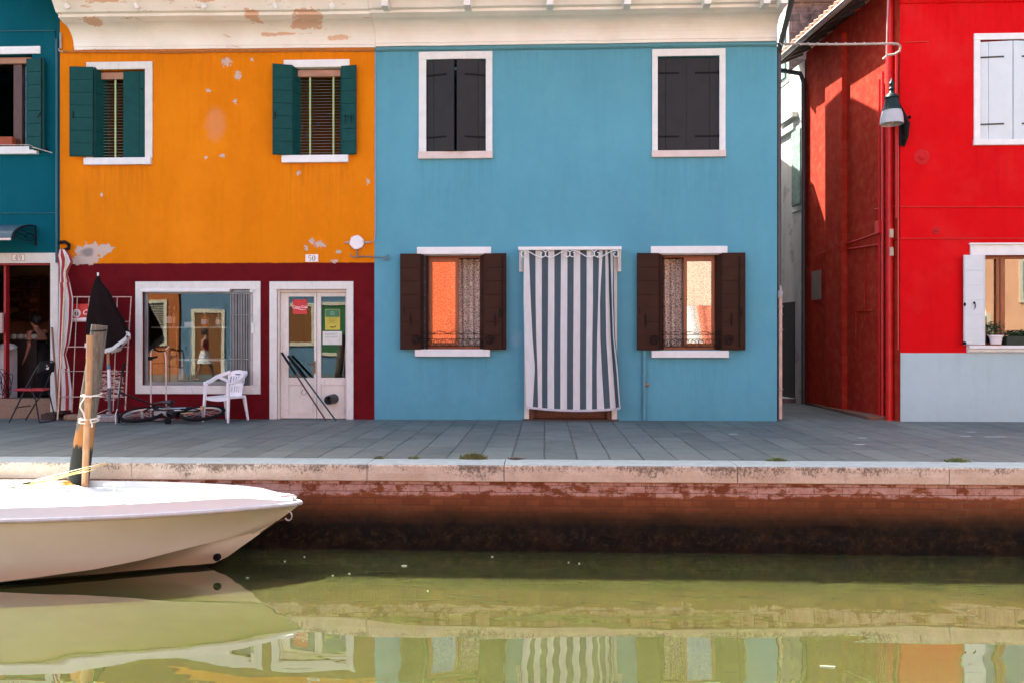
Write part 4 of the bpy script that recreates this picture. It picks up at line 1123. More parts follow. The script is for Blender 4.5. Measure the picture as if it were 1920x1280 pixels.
m.tube([(cx,cy,LZ(170)),(cx+.06,cy+.02,LZ(182)),(cx+.16,-.16,LZ(196)),(cx+.25,-.1,LZ(212)),(cx+.31,-.08,LZ(230)),(cx+.31,-.06,LZ(252)),(cx+.28,-.05,LZ(270))], [.012,.018,.03,.05,.06,.045,.02], 8)
m.tube([(cx+.21,-.05,LZ(203)),(cx+.28,-.04,LZ(214)),(cx+.33,-.035,LZ(222))], .02, 6)
for k in range(5): m.lathe([(.008,-.03),(.035,0),(.008,.03)], (cx+.36-.02*k,-.08,LZ(215+k*11)), 8)
m.bar((cx+.24,-.03,LZ(268)), (cx+.24,-.03,LZ(200)), .05, .03)
m.build('bracket', M['iron'], lt, True)
# cable across the alley
m = MB(); a = P(1457, 82, -.03); pts = [P(1457+ (1676-1457)*i/12, 82.5-.4*i/12, -.03-.12*i/12)+V((0,0,-.012*math.sin(i/12*PI))) for i in range(13)]
pts += [P(1684, 83, -.13), P(1688, 88, -.10), P(1687, 96, -.08), P(1678, 102, -.06), P(1664, 104, -.05), P(1655, 112, -.03)]
m.tube(pts, .019, 8)
for k in range(13):
    px = 1462+k*17.5; m.bar(P(px, 80, -.1), P(px+5, 85.5, -.1), .006, .022)
m.tube([P(1665,0,-.06), P(1663,60,-.06), P(1662,104,-.06)], .009, 6)
o = m.build('overhead_cable', M['conduit'], None, True); tag(o, 'pale taped cable strung across the alley between blue and red houses', 'cable')

# ================================================================== PALE HOUSE down the alley + back house
pale = thing('weathered_house', 'weathered white house with faded green shutters down the alley, behind the red house', 'house', tuple(A(4.5, 0)))
m = MB(); sideblock(m, YE+.004, 4.45, 0, 7.3, -.4, .03); sideblock(m, 4.45, 9.5, 0, 8.85, -.3, .03)
m.add([A(4.43,6.8,.03), A(4.43,6.8,-6), A(4.43,8.85,-6), A(4.43,8.85,.03)], [(0,1,2,3)])
m.build('wall', M['pale'], pale)
m = MB(); 
a, b = A(4.3, 8.86, .2), A(4.3, 8.86, -6.2); c, d = A(9.6, 10.6, -6.2), A(9.6, 10.6, .2)
m.add([a,b,c,d]+[p+V((0,0,.06)) for p in (a,b,c,d)], [(0,1,2,3),(7,6,5,4),(0,4,5,1),(1,5,6,2),(2,6,7,3),(3,7,4,0)])
k = 0
while k < 6.2:
    m.tube([A(4.22, 8.93, .16-k), A(4.8, 9.12, .16-k)], [.10,.085], 10); m.tube([A(4.6, 9.09, .16-k), A(9.4, 10.66, .16-k)], .085, 8); k += .2
m.build('roof', M['tile'], pale)
M['faded_green'] = simple('faded_green_shutter', (.20,.30,.26), .8, .3, 7, .4, 30)
def alley_win(px0, px1, py0, py1, nm):
    a = PA(px0, py0, .03); b = PA(px1, py1, .03); ya, yb_ = min(a.y,b.y), max(a.y,b.y); 
    zt_ = (PA(px0,py0,.03).z+PA(px1,py0,.03).z)/2; zb_ = (PA(px0,py1,.03).z+PA(px1,py1,.03).z)/2
    q = MB(); sideblock(q, ya-.1, yb_+.1, zb_-.12, zt_+.12, .03, .05); w_ = q.build('window', M['white_worn'], pale)
    q = MB(); sideblock(q, ya, yb_, zb_, zt_, .05, .08); n = 5
    for i in range(n): sideblock(q, ya+(yb_-ya)*i/n+.006, ya+(yb_-ya)*(i+1)/n-.006, zb_+.01, zt_-.01, .08, .09)
    q.build('shutter', M['faded_green'], w_)
    return w_
alley_win(1489, 1505, 245, 385, 0); alley_win(1465, 1476, 60, 150, 0)
m = MB()
a = PA(1472, 195, .03); sideblock(m, 4.0, 4.9, 6.2, 6.3, .03, .16); sideblock(m, 4.1, 5.1, 5.95, 6.08, .03, .10); split_build(m, 'ledge', M['white_worn'], pale)
m = MB(); sideblock(m, 4.1, 4.9, 0, .10, .03, .35); m.build('door_step', M['pale'], pale); m = MB(); sideblock(m, 4.15, 4.85, .1, 2.2, .03, .045); m.build('door_leaf', simple('dark_alley_door', (.02,.02,.02), .7), pale)
back = thing('rear_house', 'plain rear house closing the alley\'s left side, behind the blue house', 'house', (XB-3, 7, 0))
m = MB(); m.box(XO, XB-.02, 5.2, 11, 0, 7.4); m.build('wall', M['pale'], back)
m = MB(); gable(m, XO-.2, XB+.1, 5.05, 7.45, 8.2, 8.6, 11.2, 7.4); m.build('roof', M['tile'], back)

# ================================================================== GROUND, QUAY, WATER
m = MB()
xs = [-30+i*1.5 for i in range(41)]
m.add([(-34,-4.69,0),(34,-4.69,0),(34,14,0),(-34,14,0)], [(0,1,2,3)])
m.add([(-34,-4.69,0),(34,-4.69,0),(34,-4.69,-.3),(-34,-4.69,-.3)], [(0,1,2,3)])
struct(m.build('pavement', M['paving']))
quayw = thing('quay_wall', 'stone coped brick canal wall under the pavement, dark with algae below', 'quay wall', (0, -5, ZW))
m = MB(); joints = [-20.0]+[X(p, YP) for p in (-600, -180, 247, 688, 945, 1383, 1780, 2250)]+[20.0]
for a, b in zip(joints, joints[1:]):
    n = max(2, int((b-a)/.25)); rows = []
    for i in range(n+1):
        x = a+.004+(b-a-.008)*i/n; w1 = .006*noise.noise(V((x*2.2, 0, 0))); w2 = .008*noise.noise(V((x*3.1, 5, 0)))
        rows.append([(x, -4.695, .004), (x, YP+.03, .004+w1*.3), (x, YP+.008+w1, -.004), (x, YP+w1, -.02), (x, YP-.002+w2, -.1), (x, YP+.004+w1, -.178+w2*.5), (x, YP+.02, -.188), (x, -4.695, -.188)])
    m.grid(rows, True); m.add(rows[0], [tuple(range(8))]); m.add(rows[-1], [tuple(range(8))[::-1]])
m.build('coping', M['coping'], quayw)
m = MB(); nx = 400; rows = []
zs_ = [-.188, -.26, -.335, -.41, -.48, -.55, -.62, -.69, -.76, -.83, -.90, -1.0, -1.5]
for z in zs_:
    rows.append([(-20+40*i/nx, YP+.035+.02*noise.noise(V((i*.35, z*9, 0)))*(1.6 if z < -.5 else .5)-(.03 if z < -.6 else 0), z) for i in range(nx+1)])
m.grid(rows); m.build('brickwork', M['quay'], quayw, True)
m = MB(); m.add([(-60,-40,ZW),(60,-40,ZW),(60,-4.9,ZW),(-60,-4.9,ZW)], [(0,1,2,3)]); struct(m.build('canal_water', M['water']))
m = MB(); m.add([(-60,-40,-2.2),(60,-40,-2.2),(60,-4,-2.2),(-60,-4,-2.2)], [(0,1,2,3)]); struct(m.build('canal_bed', simple('canal_mud', (.04,.04,.02), .9)))
# small pale marks on the slabs
m = MB()
for px, py, w_ in ((1377,812,16), (1621,818,17), (1616,830,18), (1825,806,18), (1815,814,20), (1870,815,40)):
    D_ = 1.336*FOC/(py-640); a = P(px-w_/2, py, CAM.y+D_*.999); b = P(px+w_/2, py, CAM.y+D_*.999)
    m.add([(a.x,a.y,.003),(b.x,b.y,.003),(b.x-.02,b.y+.07,.003),(a.x-.02,a.y+.07,.003)], [(0,1,2,3)])
struct(m.build('pavement_marking', simple('worn_white_mark', (.42,.44,.44), .8)))
# weeds
def tuft(px, w_, h_, n, mat, label):
    c = V((X(px, -4.70), -4.70, 0.003)); m = MB()
    for _ in range(n):
        o_ = RN.gauss(0, .38)*w_/2; b = c+V((max(-w_/2, min(w_/2, o_)), RN.uniform(-.03,.05), 0)); hh = h_*RN.uniform(.35,1)*(1-.6*abs(o_)/(w_/2+.01) if abs(o_) < w_/2 else .4)
        t = b+V((RN.uniform(-.06,.06), RN.uniform(-.04,.04), hh)); s = V((.004,0,0)); mid = (b+t)/2+V((RN.uniform(-.015,.015),0,.01))
        m.add([b-s, b+s, mid+s*.8, mid-s*.8], [(0,1,2,3)]); m.add([mid-s*.8, mid+s*.8, t], [(0,1,2)])
    leaves(m, c+V((0,0,h_*.2)), w_*.42, .03, h_*.2, n//3, .022)
    o = m.build('weed_tuft', mat); o_ = tag(o, label, 'weed', 'weeds in the joint behind the quay edge')
M['weed'] = simple('dry_green_weed', (.10,.12,.035), .7, .4, 15)
tuft(887, .36, .09, 420, M['weed'], 'largest bushy weed tuft on the quay edge, below the blue wall left of the curtain')
tuft(1457, .28, .045, 200, M['leaf2'], 'flat green weed on the quay edge below the blue house\'s right corner')
tuft(1795, .32, .06, 220, M['leaf2'], 'green weed with pale dry stalks on the quay edge before the red house')
tuft(967, .22, .022, 90, simple('brown_weed', (.10,.06,.03), .8), 'low brown dried weed beside the largest weed tuft, below the striped curtain')
tuft(712, .16, .04, 60, M['weed'], 'thin pale weed tuft on the quay edge where orange and blue houses meet')
tuft(776, .14, .05, 50, M['weed'], 'thin pale weed tuft on the quay edge below the blue window shutters')
# floating scraps
fm = simple('pale_floating_scrap', (.45,.47,.40), .8)
first = None
for px, py, s_ in ((758,1063,.028), (624,1083,.014), (655,1079,.014), (923,1044,.016), (1066,1053,.010), (1086,1055,.010), (571,1048,.012), (534,1057,.01), (802,1110,.010), (464,1089,.02)):
    D_ = (CAM.z-ZW)*FOC/(py-640)/1.0; p = P(px, py, CAM.y+D_)
    if first is None:
        m = MB(); m.xf = None
        m.prismz([(p.x+math.cos(a)*.028*(1+.3*math.sin(3*a)), p.y+math.sin(a)*.012) for a in [i*PI/4 for i in range(8)]], ZW+.002, ZW+.008)
        e = m.build('floating_scrap', fm); off = V((p.x, p.y, ZW)); e.data.transform(Matrix.Translation(-off)); e.location = off
        first = e
    else:
        e = first.copy(); COL.objects.link(e); e.location = (p.x, p.y, ZW); k = s_/.028*.75; e.scale = (k, k, 1)
    tag(e, 'tiny pale scrap floating on the shaded canal water', 'scrap', 'pale scraps floating on the canal')
p = P(1551, 1240, CAM.y+(CAM.z-ZW)*FOC/600)
m = MB(); m.tube([(p.x-.05,p.y,ZW+.004),(p.x+.05,p.y-.01,ZW+.004)], .005, 6); tag(m.build('floating_stick', fm), 'short white stick floating on the green water at lower right', 'stick')
# ================================================================== BOAT
bt = P(558, 938, -5.78)
ZG = bt.z
def B(t, w, z): return V((bt.x-t*.997, bt.y-.075*t-w, z))      # w>0 towards the photographer
boat = thing('motorboat', 'cream white motorboat moored at the quay, bow pointing right', 'boat', (bt.x-2.6, bt.y-.2, ZW))
TT = [0, .04, .12, .25, .45, .7, 1.0, 1.35, 1.75, 2.2, 2.7, 3.2, 3.8, 4.5, 5.2]
def itp(tab, t):
    for (a, ra), (b, rb) in zip(tab, tab[1:]):
        if t <= b: return ra+(rb-ra)*(t-a)/(b-a)
    return tab[-1][1]
bm_t = [(0,.035),(.04,.075),(.12,.13),(.3,.23),(.8,.45),(1.3,.60),(1.7,.68),(2.3,.76),(2.95,.80),(4,.82),(5.2,.76)]
ch_t = [(0,.0),(.33,.0),(.5,.06),(.82,.19),(1.3,.38),(1.7,.50),(2.3,.61),(2.95,.67),(5.2,.68)]
cz_t = [(0,ZG-.05),(.33,ZG-.29),(.5,ZG-.32),(.82,ZG-.37),(1.3,ZG-.47),(1.7,ZG-.53),(2.95,ZG-.65),(5.2,ZG-.70)]
kz_t = [(0,ZG-.055),(.33,ZG-.295),(.6,ZG-.485),(.84,ZG-.66),(1.1,ZG-.73),(1.7,ZG-.84),(2.95,ZG-.95),(5.2,ZG-.97)]
m = MB(); rows = []
for t in [x for x in TT]:
    b, c, cz, kz = itp(bm_t, t), itp(ch_t, t), itp(cz_t, t), itp(kz_t, t)
    half = [(b, ZG-.035)]
    for i in range(1, 5):
        f = i/5; half.append((b+(c-b)*(f+.10*math.sin(f*PI)*(1 if t < 1.5 else .4)), ZG-.035+(cz-ZG+.035)*f))
    half += [(c, cz), (max(0, c-.035), cz-.004), (c*.5, (cz+kz)/2+.01), (0, kz)]
    tt = t+ (0 if t > .3 else 0)
    rows.append([B(t if k < 5 else max(t, 0), w, z) for k, (w, z) in enumerate(half)]+[B(t, -w, z) for w, z in half[-2::-1]])
m.grid(rows); m.add(rows[-1], [tuple(range(len(rows[-1])))])
s = N('cream_gelcoat_hull'); o_ = s.sep()
c = s.mix(s.ramp(s.noise(1.6, 5, .6), .3, .7), (.60,.66,.50), (.68,.75,.59))
c = s.mix(s.ramp(s.math('ADD', o_[2], s.math('MULTIPLY', s.math('SUBTRACT', s.noise(3, 4), .5), .05)), -.68, -.84, 0, .45), c, (.50,.30,.15))
c = s.mix(s.ramp(s.noise(70, 3, .5), .72, .76, 0, .35), c, (.25,.16,.10))
c = s.mix(s.ramp(o_[2], -.893, -.897), c, (.008,.010,.009))
s.principled(Base_Color=c, Roughness=.38, Coat_Weight=.15, Normal=s.bump(s.noise(5, 3), .05, .01))
M['hull'] = s.m
m.build('hull', M['hull'], boat, True)
M['gel'] = simple('white_gelcoat_deck', (.66,.73,.71), .35, .03, 4, .05, 30)
m = MB(); rows = []
for t in TT[1:]:
    b = itp(bm_t, t)
    k = min(1, t/.5)
    sec = [(b, ZG-.0), (max(.02, b-.03*k), ZG+.085*k+.01), (max(.015, b-.055*k), ZG+.088*k+.01), (max(.01, b-.075*k), ZG+.022*k+.01), (b*.4, ZG+.045), (0, ZG+.055)]
    if 2.0 < t < 3.3:
        r_ = min(1, (t-2.0)/.7); sec[4] = (b*.45, ZG+.04+.13*r_); sec[5] = (0, ZG+.05+.15*r_)
    rows.append([B(t, w, z) for w, z in sec]+[B(t, -w, z) for w, z in sec[-2::-1]])
m.grid(rows); m.add([B(0,0,ZG+.008)]+rows[0], [tuple([0]+list(range(1, len(rows[0])+1)))])
m.build('deck', M['gel'], boat, True)
m = MB()
near = [B(t, itp(bm_t, t)+.008, ZG-.018) for t in TT[::-1]]; far = [B(t, -itp(bm_t, t)-.008, ZG-.018) for t in TT]
m.tube(near+[B(-.03, 0, ZG-.018)]+far, .024, 8)
m.build('rub_rail', simple('pale_grey_rubber_rail', (.50,.53,.52), .45, .12, 14), boat, True)
m = MB()
m.tube([B(.02,-.02,ZG+.03), B(.05,.0,ZG+.055), B(.14,.03,ZG+.06), B(.20,.03,ZG+.045)], .014, 8); m.tube([B(.02,.02,ZG+.03), B(.10,-.04,ZG+.055), B(.2,-.05,ZG+.06)], .012, 8)
m.build('bow_fairlead', M['chrome'], boat, True)
rc_ = B(.13, .0, ZG-.14)
m = MB(); m.tube([(rc_.x+.055+.035*math.cos(a), rc_.y-.05, rc_.z+.045*math.sin(a)) for a in [math.radians(110-i*22) for i in range(13)]], .007, 7); m.build('bow_ring', M['chrome'], boat, True)
m = MB(); m.tube([rc_+V((.05,-.05,-.03)), B(.20,.03,ZG-.20), B(.30,.03,ZG-.27), B(.37,.02,ZG-.315)], .0045, 5)
o = m.build('bow_rope', simple('dark_rope', (.09,.06,.035), .9), None, True); tag(o, 'thin dark rope hanging along the stem below the boat\'s bow ring', 'rope')
m = MB(); q = B(.70, .12, ZG-.52)
m.xf = Matrix.Translation(P(408, 1043, -6.02)) @ Matrix.Rotation(.3, 4, 'Y'); 
m.lathe([(.035,.03),(.04,.0),(.03,-.02),(.03,.02)], (0,-.02,0), 10, 'y'); m.xf = None
m.build('hull_fitting', M['iron'], boat, True)
m = MB()
for k in range(7): m.lathe([(.007,0),(.007,.006)], B(2.35+.13*k, .30+.05*k, ZG+.13+.006*k), 6)
m.tube([B(1.0,.18,ZG+.045), B(.86,.06,ZG+.07)], .007, 5); split_build(m, 'deck_screw', simple('brass_screws', (.25,.12,.05), .5), boat)
# wooden cleat post cover on the deck casting the little shadow
m = MB(); m.tube([B(1.98,-.30,ZG+.05), B(1.98,-.30,ZG+.12)], .025, 8); m.tube([B(1.88,-.32,ZG+.125), B(2.08,-.28,ZG+.125)], .02, 8); m.build('cleat', M['gel'], boat, True)
# bundle of bamboo rods and lines lying over the foredeck
ra = thing('rod_bundle', 'bundle of yellow fishing rods and lines lying over the boat foredeck', 'fishing rods', tuple(B(2.7, 0, ZG+.2)))
yel = simple('yellow_rod', (.62,.45,.08), .5, .2, 20); ivory = simple('ivory_rod', (.62,.52,.36), .5, .2, 20)
for i, (a, b, mt, r_) in enumerate((((-30,923,-6.3),(198,866,-5.7),ivory,.006), ((-30,927,-6.2),(205,867,-5.6),yel,.005), ((10,913,-6.25),(180,878,-5.6),ivory,.005),
                         ((55,905,-6.1),(175,881,-5.65),yel,.004), ((-30,920,-6.25),(60,903,-6.1),M['iron'],.013), ((50,908,-6.1),(150,884,-5.8),yel,.009), ((40,906,-6.0),(110,893,-5.8),ivory,.008))):
    m = MB(); m.tube([P(*a), (P(*a)+P(*b))/2+V((0,0,-.008*(i % 3))), P(*b)], [r_, r_, r_*.5], 6); m.build('rod', mt, ra, True)
m = MB()
for k in range(5): q = P(62+9*k, 905-2.2*k, -6.1+.03*k); m.tube([(q.x, q.y+.03*math.cos(a), q.z+.03*math.sin(a)) for a in [i*PI/5 for i in range(10)]], .005, 5, True)
m.build('lashing', ivory, ra, True)
m = MB(); q = P(124, 905, -5.9)
m.lathe([(.0,-.05),(.025,-.03),(.03,.02),(.0,.06)], q, 9, 'x'); m.tube([q, P(140,908,-5.85), P(118,906,-5.95), P(100,909,-6.0)], .006, 5)
tag(m.build('orange_float', simple('orange_float_foam', (.70,.22,.02), .5), None, True), 'small orange float with cord on the boat foredeck', 'float')

# ================================================================== MOORING PILE + BAMBOO
def pilewood():
    s = N('weathered_pile_wood'); o = s.sep()
    n1 = s.noise(5, 7, .75, s.pos((7,7,.9)), .6)
    c = s.mix(s.ramp(n1, .32, .66), (.035,.028,.022), (.20,.165,.13))
    zn = s.math('ADD', o[2], s.math('MULTIPLY', s.math('SUBTRACT', s.noise(6, 4, .6, s.pos((2.2,2.2,.6))), .5), .55))
    c = s.mix(s.ramp(zn, .46, .40), c, (.36,.15,.04))
    c = s.mix(s.ramp(zn, .27, .22), c, (.010,.013,.009))
    s.principled(Base_Color=c, Roughness=.85, Normal=s.bump(n1, .8, .02)); return s.m
a = P(187, 610, -5.28); b = P(150, 880, -5.34); d = (b-a)
b = a+d*((ZW-.5-a.z)/d.z)
pile = thing('mooring_pile', 'leaning grey wooden mooring pile with dark wet foot, behind the boat', 'mooring post', (b.x, b.y, ZW))
m = MB(); k = 16; pts = [a+(b-a)*i/k for i in range(k+1)]
m.tube(pts, [(.076+.052*i/k)*(1+.03*math.sin(i*1.9)) for i in range(k+1)], 18); 
for i in range(len(m.v)): m.v[i] = m.v[i]+V((1,0,0))*.009*noise.noise(m.v[i]*V((9,9,2)) if False else V((m.v[i].x*14, m.v[i].y*14, m.v[i].z*1.5)))
m.build('post', pilewood(), pile, True)
m = MB(); c0 = a+(b-a)*.018; m.tube([(c0.x+.080*math.cos(t), c0.y+.080*math.sin(t), c0.z+.01*math.sin(t)) for t in [i*PI/10 for i in range(20)]], .008, 6, True); m.build('iron_band', M['iron'], pile, True)
def bamboo():
    s = N('sunlit_bamboo'); n1 = s.noise(4, 5, .7, s.pos((20,20,1)))
    c = s.mix(s.ramp(n1, .3, .7), (.30,.155,.070), (.44,.25,.125))  # the cane's own tan, streaked along its length
    s.principled(Base_Color=c, Roughness=.5, Normal=s.bump(n1, .15, .003)); return s.m
a = P(168.5, 628, -5.50); b = P(160, 905, -5.52); d = b-a; b = a+d*((ZW-.4-a.z)/d.z)
bam = thing('bamboo_pole', 'tan bamboo pole lashed upright to the wooden mooring pile', 'pole', (b.x, b.y, ZW))
m = MB(); pts = []; rs = []
L_ = (b-a).length; nodes = int(L_/.24)
for i in range(nodes+1):
    f = min(1, i*.24/L_)
    for e, r_ in ((-.012, .043), (-.003, .047), (.003, .046), (.012, .0425)):
        ff = f+e/L_
        if 0 <= ff <= 1: pts.append(a+(b-a)*ff+V((.004*math.sin(ff*9),0,0))); rs.append(r_*.78)
m.tube(pts, rs, 14); m.build('cane', bamboo(), bam, True)
m = MB(); cr = (a-b).normalized()
for px, py in ((168,740),(167,743),(164,784),(163,787),(163,790)):
    q = P(px, py, -5.50); m.tube([(q.x-.02+.085*math.cos(t), q.y+.08+.13*math.sin(t), q.z+.012*math.cos(t+py)) for t in [i*PI/9 for i in range(18)]], .007, 6, True)
q0 = P(160,742,-5.57); m.tube([q0, P(151,757,-5.56), P(150,763,-5.55), P(156,772,-5.55), P(160,787,-5.57)], .008, 6); m.tube([P(170,787,-5.57), P(173,795,-5.58), P(172,800,-5.57)], .007, 5)
m.tube([P(168,745,-5.57), P(176,740,-5.55)], .006, 5)
tag(m.build('lashing_rope', simple('pale_rope', (.60,.55,.48), .9), None, True), 'pale rope lashing the bamboo pole to the wooden pile', 'rope')

# ================================================================== THINGS ALONG THE ORANGE HOUSE
# closed parasol
YU = -.55
par = thing('parasol', 'closed black parasol with white fringe in a concrete base, by the wire rack', 'parasol', (X(205, YU), YU, 0))
tabU = [(516, 184, 2.0, 2.0), (528, 183, 7, 7), (548, 188, 19, 19), (575, 191, 27, 28), (600, 196, 37, 39), (620, 200, 42, 44), (643, 203, 47, 44)]
rows = []; K = 48
for (py, cx, rl, rr_) in tabU:
    c = P(cx, py, YU); row = []
    f = (py-516)/127
    for j in range(K):
        an = 2*PI*j/K; fold = 1-.20*f**.3*(.5+.5*math.cos(an*7+.6))
        rx = (rr_ if math.cos(an) > 0 else rl)/110*.95*fold; ry = .12*min(1, f*2.2+.05)*fold*1.2
        dz = 0
        if f > .8: dz = (.19*max(0, (math.cos(an)-.35)/.65)**2 - .10*(1-abs(math.cos(an))))*(f-.8)*5
        row.append(V((c.x+rx*math.cos(an), c.y+ry*math.sin(an), c.z+dz)))
    rows.append(row)
m = MB(); m.grid(rows, True); M['parasol'] = cloth('dark_brown_canvas', (.014,.009,.009)); m.build('canopy', M['parasol'], par, True)
m = MB()
for j in range(K):
    p, q = rows[-1][j], rows[-1][(j+1) % K]; o1 = V(((p.x-X(201,YU))*.02, 0, -.065)); o2 = V(((q.x-X(201,YU))*.02, 0, -.065)); out = V((0,-.006,0))
    m.add([p+out, q+out, q+o2+out, p+o1+out], [(0,1,2,3)])
    md = p+(q-p)*.5; m.add([md+o1+out, q+o1+out, q+o1+out+V((-.008,0,-.02))], [(0,1,2)])
m.build('fringe', M['cl_white'], par)
m = MB(); m.tube([P(184, 518, YU), P(183.5, 511.5, YU)], .016, 8); m.build('finial', M['white_clean'], par)
for a, b, mt, r_ in (((199,560),(203,684),simple('varnished_pole', (.34,.19,.10), .5, .2, 30),.024), ((203,683),(204,692),simple('blue_band', (.05,.18,.26), .5),.027), ((204,691.5),(205,727),M['plastic'],.026), ((205,727),(205.5,772),simple('grey_pole_paint', (.07,.085,.10), .5),.027)):
    m = MB(); m.tube([P(*a, YU), P(*b, YU)], r_, 12); m.build('pole', mt, par, True)
def concrete():
    s = N('pebbled_concrete'); n1 = s.noise(45, 6, .8)
    s.principled(Base_Color=s.mix(s.ramp(n1, .42, .6), (.13,.12,.11), (.36,.34,.32)), Roughness=.9, Normal=s.bump(n1, .6, .01)); return s.m
M['concrete'] = concrete()
m = MB(); a, b = X(176, YU), X(236, YU); m.box(a, b, YU-.16, YU+.24, .002, .11); m.build('base', M['concrete'], par, bevel=.02)
m = MB(); m.tube([P(204,772,YU), P(204,775,YU)], .04, 10); m.tube([P(205,765,YU-.05), P(175,778,-.7), P(160,786,-1.0)], .006, 5); m.build('socket', M['gutter'], par, True)
m = MB(); a, b = X(124, -.35), X(165, -.35); m.box(a, b, -.45, -.15, .002, .10); m.build('stone_block', simple('brown_stone', (.22,.15,.10), .9, .3, 20, .5, 30), None, bevel=.03)
tag(bpy.data.objects['stone_block'], 'low brown stone block at the foot of the wire rack', 'stone block')
# wire rack
YG = -.14
rk = thing('wire_rack', 'rusty white wire grid rack leaning on the dark red wall', 'display rack', (X(175), YG, 0))
def gp(px, py): return P(px, py, YG-.18*(py-556)/220)
m = MB()
m.tube([gp(119,557), gp(246,557), gp(240,650), gp(236,743), gp(235,768)], .012, 7); m.tube([gp(119,557), gp(115,650), gp(108,780)], .012, 7)
m.build('rack_frame', simple('rusty_white_tube', (.52,.36,.30), .6, .3, 25), rk, True)
m = MB()
for a, b in (((145,558),(135,772)), ((167,558),(160,770)), ((190,600),(187,741)), ((220,558),(212,770))): m.tube([gp(*a), gp(*b)], .008, 6)
for x0, x1, y, r_ in ((117,244,603,.006), (115,242,650,.010), (113,240,695.5,.006), (110,238,743.5,.009)): m.tube([gp(x0,y), gp(x1,y)], r_, 6)
m.build('rack_wire', simple('rusty_white_wire', (.48,.34,.29), .6, .3, 25), rk, True)
# red advertising panel
def coke(parent, cx, cz, size, y, ext=.001):
    T = Matrix.Translation((cx, y, cz)) @ UPR
    return text_mesh('Coca-Cola', size, M['sign_text'], T, 'lettering', parent, shear=.3, extrude=ext, bold=.0)
M['sign_text'] = simple('white_lettering', (.82,.80,.78), .5, .03)
M['cokered'] = simple('glossy_sign_red', (.50,.012,.016), .35, .05)
m = MB(); r_ = rect(129, 200, 570, 602, -.10); m.box(r_[0], r_[1], -.115, -.10, r_[2], r_[3])
sg = m.build('drink_sign', M['cokered'], None, bevel=.003); off = V(((r_[0]+r_[1])/2, -.10, r_[2])); sg.data.transform(Matrix.Translation(-off)); sg.location = off
tag(sg, 'red and white drinks sign hanging on the wire rack behind the parasol', 'sign')
m = MB(); n = 16; zz0 = r_[2]
m.prismy([(r_[0], zz0)]+[(r_[1], zz0)]+[(r_[1]-(r_[1]-r_[0])*i/n, zz0+.045+.03*math.sin((1-i/n)*PI*1.2+.5)*(1-i/n)) for i in range(n+1)], -.118, -.1155); m.build('white_wave', M['sign_text'], sg)
cc = P(143.5, 587.5, -.12)
m = MB(); m.lathe([(.073,-.1165),(.073,-.119)], (cc.x,0,cc.z), 24, 'y'); m.build('round_emblem', M['sign_text'], sg)
m = MB()
for dx in (-.024, 0, .024): m.prismy([(cc.x+dx-.010,cc.z-.045),(cc.x+dx+.010,cc.z-.045),(cc.x+dx+.010,cc.z+.01),(cc.x+dx+.004,cc.z+.03),(cc.x+dx+.004,cc.z+.045),(cc.x+dx-.004,cc.z+.045),(cc.x+dx-.004,cc.z+.03),(cc.x+dx-.010,cc.z+.01)], -.1205, -.1192)
m.build('bottle_marks', M['ink'], sg)
q = P(183, 586, -.12); coke(sg, q.x, q.z, .125, -.1175)
# tied striped awning cloth
YT = -.20
aw = MB(); tabT = [(468,117,5,3),(480,120,12,6),(492,123,13,6),(506,120,8,5),(514,119,6,5),(530,121,9,7),(560,124,12,8),(600,123,12,8),(640,120,10,7),(664,117,6,5),(690,119,10,7),(730,120,13,8),(768,119,14,9)]
rows = []; K = 40
for py, cx, rx, ry in tabT:
    c = P(cx, py, YT); rows.append([V((c.x+rx/110*math.cos(2*PI*j/K)*(1+.13*math.cos(2*PI*j/K*9)), c.y+ry/110*math.sin(2*PI*j/K)*(1+.13*math.cos(2*PI*j/K*9)), c.z)) for j in range(K)])
for i in range(len(rows)-1):
    for j in range(K):
        aw.mi = 1 if ((j+i//5)//4) % 2 else 0
        aw.add([rows[i][j], rows[i][(j+1) % K], rows[i+1][(j+1) % K], rows[i+1][j]], [(0,1,2,3)])
o = aw.build('tied_awning', [M['cl_white'], cloth('faded_red_canvas', (.42,.06,.06))], None, True); tag(o, 'red and white striped cloth tied up and hanging beside the 49 doorway', 'awning cloth')
m = MB(); m.tube([P(124,476,-.3), P(116,640,-.3), P(108,786,-.36)], .013, 8); tag(m.build('awning_rod', ivory, None, True), 'thin pale rod leaning in front of the tied striped cloth', 'rod')
m = MB(); m.tube([P(97.5,614,-.10), P(108,760,-.35)], .018, 8); tag(m.build('broom_handle', simple('brown_stick', (.22,.11,.06), .7), None, True), 'brown wooden stick leaning on the white 49 door frame', 'stick')
# low tray at the foot
m = MB(); a, b = P(90,772,-.2), P(124,772,-.2); m.box(a.x,b.x,-.3,-.05,a.z-.02,a.z); m.box(X(95),X(120),-.28,-.06,.002,.1); m.tube([P(90,783,-.3),P(135,783,-.3)], .01, 6)
tag(m.build('low_stand', simple('dark_stand', (.05,.03,.025), .7), None), 'low dark stand with pale top below the tied striped cloth', 'stand')

